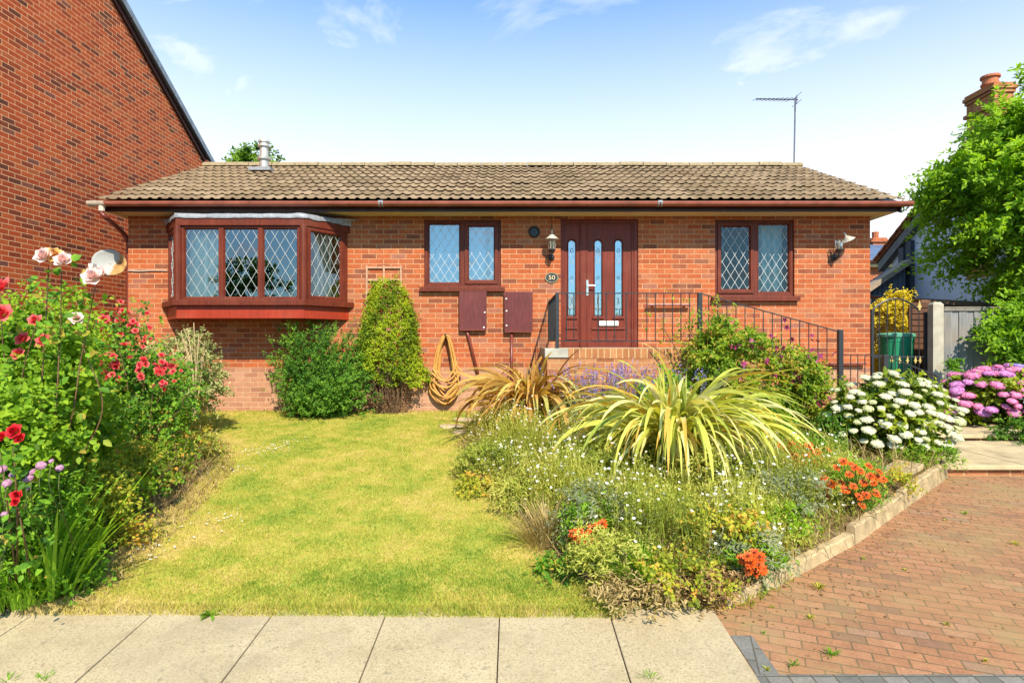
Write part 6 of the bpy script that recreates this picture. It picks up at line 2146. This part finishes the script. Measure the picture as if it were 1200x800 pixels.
def tuft(name, label, cat, b, n, L, W, mat, spread, a0=1.45, a1=.3, grp=None, seed=0, k=6, rv=(.2, .9), part='blades'):
    r = np.random.default_rng(seed)
    t = plant(name, label, cat, b, grp)
    lb = LB()
    az = r.uniform(0, 2 * np.pi, n); f = r.uniform(0, 1, n)
    bs = np.array(b) + np.stack([np.cos(az) * spread * f, np.sin(az) * spread * f, 0 * f], 1)
    blades(lb, bs, az, L * r.uniform(.55, 1.1, n), W * r.uniform(.6, 1.1, n), a0 - f * .45 + r.normal(size=n) * .08, a1 - f * .6 + r.normal(size=n) * .3, r.uniform(rv[0], rv[1], n), k=k, pw=1.3)
    lb.build(part, mat, t)
    return t


tuft('dry_tussock', 'beige dry grass tussock at the lawn edge of the bed', 'grass tuft', BB(640, 640), 420, .34, .0035, L_straw, .15, a1=.5, seed=2, rv=(.3, 1))
tuft('grass_tuft', 'fresh green grass tuft near the pavement in the bed', 'grass tuft', BB(752, 700), 260, .27, .006, L_strap, .10, seed=3)
tuft('dry_tussock', 'thin straw coloured tussock standing in the daisies behind the kerb', 'grass tuft', BB(900, 600), 240, .50, .003, L_straw, .16, a1=.9, seed=4)

# ------------------------------------------------------------------ weeds in the joints of the drive
wp = [(895, 742), (905, 712), (960, 690), (975, 768), (1060, 668), (1110, 732), (1130, 602), (1190, 638), (1155, 775), (930, 780), (950, 725), (1108, 610), (1012, 655), (898, 785), (1040, 600), (1085, 578)]
for i, (px_, py_) in enumerate(wp):
    b = B(px_, py_); b[2] += .003
    s = (.35 + .75 * random.random() ** 2) * (1.7 if i in (6, 7) else 1)
    t = tuft('paving_weed', 'small green weed growing from a joint of the red block drive', 'weed', b, int(26 * s), .055 * s, .006, L_low if i % 3 else L_strap, .025 * s, a0=1.2, a1=-.1, grp='weeds in the drive joints', seed=40 + i, k=3, part='leaves')
for i, (px_, py_) in enumerate([(8, 799), (52, 797), (762, 796)]):
    b = B(px_, py_)
    tuft('kerb_weed', 'small grass tuft growing at the outer edge of the pavement', 'weed', b, 24, .045, .003, L_strap, .04, a0=1.2, a1=.1, grp='grass tufts on the pavement edge', seed=80 + i, k=3)
tuft('plantain', 'broad leaved green weed at the front edge of the lawn', 'weed', B(247, 722) + (0, 0, .01), 16, .07, .02, L_strap, .015, a0=.7, a1=-.2, seed=90, k=4, part='leaves')
# fallen petals and crumbs
r = np.random.default_rng(9); n = 3200
lb = LB(); x = r.uniform(1.2, 5.2, n); y = r.uniform(2.9, 5.9, n)
kd = np.full(n, 9.)
for a, b in zip(KERB[:-1], KERB[1:]):
    a, b = np.array(a), np.array(b); ab = b - a
    t = np.clip(((x - a[0]) * ab[0] + (y - a[1]) * ab[1]) / (ab @ ab), 0, 1)
    kd = np.minimum(kd, np.hypot(x - a[0] - t * ab[0], y - a[1] - t * ab[1]))
ok = ~inside(BED, x, y) & (kd > .03) & (r.uniform(size=n) < np.exp(-kd / .35) + .07) & (x > 1.2 + (y - 3.4) * 1.15)
x, y = x[ok], y[ok]; n = len(x)
leaves(lb, np.stack([x, y, gz(y) + .006], 1), np.stack([r.normal(size=n), r.normal(size=n), r.normal(size=n) * .15], 1), np.tile(UP, (n, 1)) + r.normal(size=(n, 3)) * .2, r.uniform(.006, .03, n), r.uniform(.004, .014, n), r.uniform(0, 1, n))
tag(lb.build('fallen_leaves', L_dry), kind='stuff')
lb = LB(); n = 140
cpt = [(325, 524), (318, 528), (335, 522), (282, 552), (260, 610), (185, 645), (300, 530)]
q = np.array([B(*cpt[i % 7]) for i in range(n)]) + r.normal(size=(n, 3)) * np.array((.09, .14, 0)); q[:, 2] = gz(q[:, 1]) + .024
leaves(lb, q, np.stack([r.normal(size=n), r.normal(size=n), 0 * q[:, 0]], 1), np.tile(UP, (n, 1)), r.uniform(.012, .028, n), r.uniform(.012, .02, n), r.uniform(.5, 1, n))
tag(lb.build('fallen_petals', P_daisy), kind='stuff')
# stepping stones sunk in the lawn by the brown flax
for i, (px_, py_) in enumerate([(545, 492), (528, 500), (545, 507), (541, 513)][:3]):
    b = B(px_, py_)
    m = MB(); m.prism([(b[0] + .17 * math.cos(a) * (1 + .12 * math.sin(3 * a + i)), b[1] + .15 * math.sin(a)) for a in np.linspace(0, 2 * math.pi, 13)[:-1]], b[2] - .02, b[2] + .022)
    tag(m.build('stepping_stone', M_flagold, bevel=.006), ['stepping stone nearest the house wall', 'stepping stone farthest from the brown flax', 'stepping stone touching the white daisies'][i], 'stone', 'stepping stones in the lawn')

# ------------------------------------------------------------------ the rose border
random.seed(8); rng = np.random.default_rng(8)


def rose(name, label, base, canes, leafn, L, flowers, spread=.16, mat=L_rose, per=5, cat='rose', tone=(.2, .9), grp=None):
    """canes run from the base through photo points; flowers: (key, px, py, depth, size)"""
    t = plant(name, label, cat, base, grp)
    m = MB(); lb = LB(); pp = []
    for cn in canes:
        pts = [np.array(base, float) + rng.normal(size=3) * np.array((.06, .06, 0))] + [P(*c) for c in cn]
        cv_ = curve(pts, 7)
        m.tube(cv_, [.0052 * (1 - .5 * f) for f in np.linspace(0, 1, len(cv_))], 5)
        pp.append(np.array(cv_[3:]))
    pp = np.concatenate(pp)
    idx = rng.integers(0, len(pp), leafn)
    p = pp[idx] + rng.normal(size=(leafn, 3)) * np.array((spread * .4,) * 3)
    d = runit(leafn) + UP * .15
    sprays(lb, p, d, L * 2.4 * rng.uniform(.7, 1.3, leafn), per, L, L * .66, rng.uniform(*tone, leafn), sag=.25, jit=.006, spread=.9, upw=1.)
    lb.build('foliage', mat, t); m.build('canes', M_redstem, t, smooth=True)
    for fl in flowers:
        key, px_, py_, d_, s = fl
        bloom(t, key, P(px_, py_, d_), s, (random.gauss(0, .25), -.8, .5))
    return t


b = B(60, 700); b[0] -= .25
rose('tall_rose', 'tall pale pink and apricot rose with blooms against the neighbouring gable', (-3.15, 4.0, .1),
     [[(40, 520, 3.55), (52, 400, 3.50), (57, 312, 3.45)], [(75, 520, 3.55), (95, 420, 3.55), (112, 335, 3.50)], [(60, 520, 3.55), (70, 400, 3.55), (72, 318, 3.50)], [(20, 500, 3.55), (5, 420, 3.55), (0, 340, 3.50)], [(50, 560, 3.55), (25, 460, 3.50), (45, 370, 3.45)], [(80, 560, 3.60), (120, 480, 3.55), (95, 400, 3.55)]],
     80, .056, [('blush', 52, 301, 3.40, 1.09), ('apricot', 63, 299, 3.43, 0.98), ('blush', 75, 306, 3.40, 1.09), ('blush', 110, 326, 3.43, 1.32), ('blush', 119, 321, 3.47, 0.92), ('coral', 4, 338, 3.40, 1.26), ('coral', 4, 368, 3.40, 1.15), ('blush', 90, 374, 3.55, 0.92), ('coral', 42, 376, 3.55, 0.80), ('coral', 52, 400, 3.55, 0.92), ('coral', 28, 398, 3.55, 0.92), ('coral', 22, 415, 3.55, 0.80)], spread=.12, tone=(.3, 1))
rose('red_rose_bush', 'bushy rose with trusses of coral red flowers in front of the bungalow corner', (-3.75, 5.8, .18),
     [[(130, 480, 5.80), (135, 420, 5.80), (145, 370, 5.80)], [(160, 480, 5.70), (170, 430, 5.70), (160, 365, 5.80)], [(180, 480, 5.60), (195, 440, 5.60), (185, 400, 5.70)], [(110, 480, 5.80), (105, 430, 5.80), (110, 380, 5.80)], [(190, 500, 5.60), (215, 470, 5.60), (210, 420, 5.60)], [(140, 520, 5.60), (150, 460, 5.50), (140, 410, 5.50)], [(90, 500, 5.60), (85, 440, 5.60), (80, 400, 5.60)], [(170, 540, 5.50), (175, 500, 5.40), (180, 450, 5.40)]],
     520, .044, [('truss', 128, 412, 5.45, 1.29), ('truss', 118, 432, 5.45, 1.29), ('truss', 128, 438, 5.40, 1.01), ('truss', 182, 430, 5.35, 1.18), ('truss', 172, 424, 5.35, 1.12), ('truss', 190, 436, 5.35, 0.90), ('truss', 160, 377, 5.70, 1.12), ('truss', 150, 380, 5.60, 1.01), ('truss', 138, 366, 5.80, 0.90), ('truss', 193, 447, 5.35, 0.78), ('truss', 112, 447, 5.40, 0.90), ('truss', 85, 415, 5.50, 0.90), ('coral', 122, 375, 5.60, 1.12), ('truss', 205, 430, 5.50, 0.56), ('red', 98, 436, 5.40, 1.12), ('red', 90, 436, 5.40, 1.01), ('truss', 168, 398, 5.60, 0.67)], spread=.26)
rose('deep_red_rose', 'low rose with dark crimson blooms low at the edge of the photograph', (-2.85, 3.5, .02),
     [[(20, 600, 2.95), (15, 520, 2.9)], [(10, 600, 3.), (0, 530, 2.95)], [(30, 640, 3.), (20, 590, 2.95)]], 34, .05,
     [('red', 18, 506, 2.85, .85), ('red', 5, 512, 2.85, .7), ('red', 24, 514, 2.85, .6), ('red', 20, 580, 2.9, .6), ('red', 19, 588, 2.88, .5)], tone=(.2, .8))

GR = 'leafy plants packed into the rose border'


def mass(name, label, cat, px, py, d, rx, ry, rz, mat, nl, L, W, per=8, lr=.15, spray=.16, rv=(.15, .9), up=.35, stems=14, plm=10, grp=GR):
    c = P(px, py, d)
    t = plant(name, label, cat, (c[0], c[1], float(gz(c[1]))), grp)
    shrub(t, c, (rx, ry, rz), nl, lr, plm, per, spray, L, W, mat, M_stem, (c[0], c[1], float(gz(c[1]))), up=up, nstem=stems, rvlo=rv[0], rvhi=rv[1], zmin=float(gz(c[1])) + .01, stem_r=.007)
    return t


mass('border_perennial', 'pale variegated shrub at the end of the rose border near the bungalow wall', 'shrub', 212, 442, 7.6, .48, .42, .46, L_varieg, 84, .055, .024, per=11, rv=(.2, .95))
mass('border_perennial', 'fresh green broad leaved mass below the coral roses', 'plant', 58, 500, 4.6, .42, .36, .38, L_lime, 66, .062, .046, per=8, rv=(.15, .8))
mass('border_perennial', 'bright green leafy mass under the tall pale rose', 'plant', 5, 470, 3.75, .42, .30, .44, L_lime, 66, .055, .036, per=8, rv=(.2, .95))
mass('border_perennial', 'yellow green feathery column among the rose canes', 'plant', 55, 420, 4.0, .24, .2, .42, L_lime, 44, .040, .022, per=10, rv=(.4, 1))
mass('border_perennial', 'dense green foliage behind the red roses by the gable', 'shrub', 60, 440, 5.6, .9, .5, .50, L_shrub, 70, .055, .034, per=9, rv=(.2, .9))
mass('border_perennial', 'tangled green foliage between the coral roses and the pale shrub', 'shrub', 175, 460, 6.3, .36, .4, .36, L_rose, 50, .048, .028, per=9, rv=(.2, .9))
mass('border_perennial', 'sprawling yellowed plant along the straw edge of the lawn', 'plant', 160, 545, 5.2, .24, .4, .10, L_low, 26, .036, .022, per=7, rv=(.1, .9))
mass('border_perennial', 'low lime green plant spreading in front of the broad leaves', 'plant', 80, 590, 4.1, .26, .3, .15, L_low, 34, .04, .028, per=8, rv=(.1, .8))
mass('border_perennial', 'low green weeds on the straw bank beside the dry grass', 'plant', 215, 535, 6.4, .26, .35, .10, L_wire, 34, .045, .022, per=8, rv=(.2, .9))
mass('border_perennial', 'soft green leafy growth hiding the canes of the tall pale rose', 'plant', -5, 520, 3.35, .26, .16, .36, L_lime, 46, .05, .032, per=8, rv=(.2, .9))
mass('border_perennial', 'dark leafy tangle at the bottom of the border near the pavement', 'plant', 15, 590, 3.45, .28, .20, .28, L_strap, 50, .05, .014, per=8, rv=(.0, .7))
# dry twigs standing in the pale shrub
SK = 'low growth along the straw edge of the rose border'
for i, (px_, py_, rx, h, mt, L, lab) in enumerate([
        (45, 660, .26, .30, L_strap, .045, 'bright low greenery behind the front strap leaves'), (85, 640, .24, .30, L_lime, .040, 'yellow green tuft of leaves beside the lone sword leaves'),
        (115, 612, .26, .34, L_lime, .050, 'round leafed lime plant on the straw bank'), (150, 585, .28, .34, L_rose, .045, 'leafy shoots under the broad leaved mass'),
        (175, 560, .28, .36, L_lime, .045, 'pale lime shoots leaning to the lawn'), (205, 540, .28, .30, L_low, .036, 'yellowing leaves among dry stalks at the lawn edge'),
        (165, 520, .32, .44, L_lime, .045, 'mixed green growth below the pale shrub'), (195, 510, .28, .26, L_wire, .040, 'wiry green growth in front of the pale shrub'),
        (130, 640, .16, .14, L_low, .030, 'sparse yellow seedlings at the edge of the grass'), (60, 690, .22, .20, L_strap, .040, 'green leaves spilling onto the pavement corner')]):
    clump('edge_plant', lab, 'plant', px_ + 14, py_, rx, rx * .9, h, mt, 22, 8, L, L * (.32 if mt is L_wire else .62), SK, rv=(.25, 1.), spray=.11)
t = plant('bare_twigs', 'bare straw coloured twigs rising above the pale shrub under the bay', 'twigs', (-3.7, 7.2, .3))
m = MB()
for e in ((212, 388), (220, 384), (227, 378), (233, 392), (205, 395), (240, 400), (216, 398)):
    q = P(e[0], e[1], 7.2); b0 = np.array((-3.72, 7.2, .6))
    m.tube(curve([b0, (b0 + q) / 2 + rng.normal(size=3) * .04, q], 4), .0055, 4)
    for _ in range(3):
        s = rng.uniform(.6, .95); o_ = b0 * (1 - s) + q * s
        m.tube([o_, o_ + rng.normal(size=3) * .05 + (0, 0, .06)], .004, 4)
m.build('twigs', plain('straw_twig', (.42, .30, .16), .8, .1), t)

# straps of iris and daylily at the front
for i, (px_, py_, n, L, lab) in enumerate([(95, 680, 18, .46, 'upright green sword leaves standing by themselves at the front of the rose border'), (48, 692, 60, .74, 'clump of tall green strap leaves beside the crimson rose'), (8, 712, 240, .26, 'arching grassy green clump at the corner of the pavement'), (20, 650, 240, .55, 'fine grassy leaves behind the strap leaf clump')]):
    bb = np.array(((-2.62, 3.70), (-2.62, 3.50), (-2.72, 3.42), (-2.92, 3.50))[i] + (0.,)); bb[2] = gz(bb[1]) + .04
    tuft('strap_leaf_plant', lab, 'plant', bb, n, L, (.030, .026, .010, .010)[i], L_strap, (.05, .14, .18, .24)[i], a0=1.53, a1=(1.2, .9, .1, .5)[i], grp='strap leaved plants in the rose border', seed=60 + i, part='leaves', rv=(.3, 1))
t = plant('pink_cluster_flowers', 'stems of lilac pink flower clusters among the grassy leaves', 'flower', (-2.3, 3.2, .02))
m = MB()
for (px_, py_, s) in ((48, 545, .75), (38, 553, .6), (70, 548, .6), (33, 560, .75), (2, 550, .8), (8, 566, .7), (32, 572, .5), (5, 602, .5), (60, 540, .4), (14, 556, .5)):
    q = P(px_, py_, 2.95 + random.uniform(-.05, .1)); m.tube(curve([np.array((q[0] * 1.06 - .1, 3.42, .35)), q - (0, 0, .15), q], 4), .0022, 4)
    bloom(t, 'sedum', q, s * .75, (random.gauss(0, .3), -.6, .7), 'flower_cluster')
m.build('stems', M_stem, t)
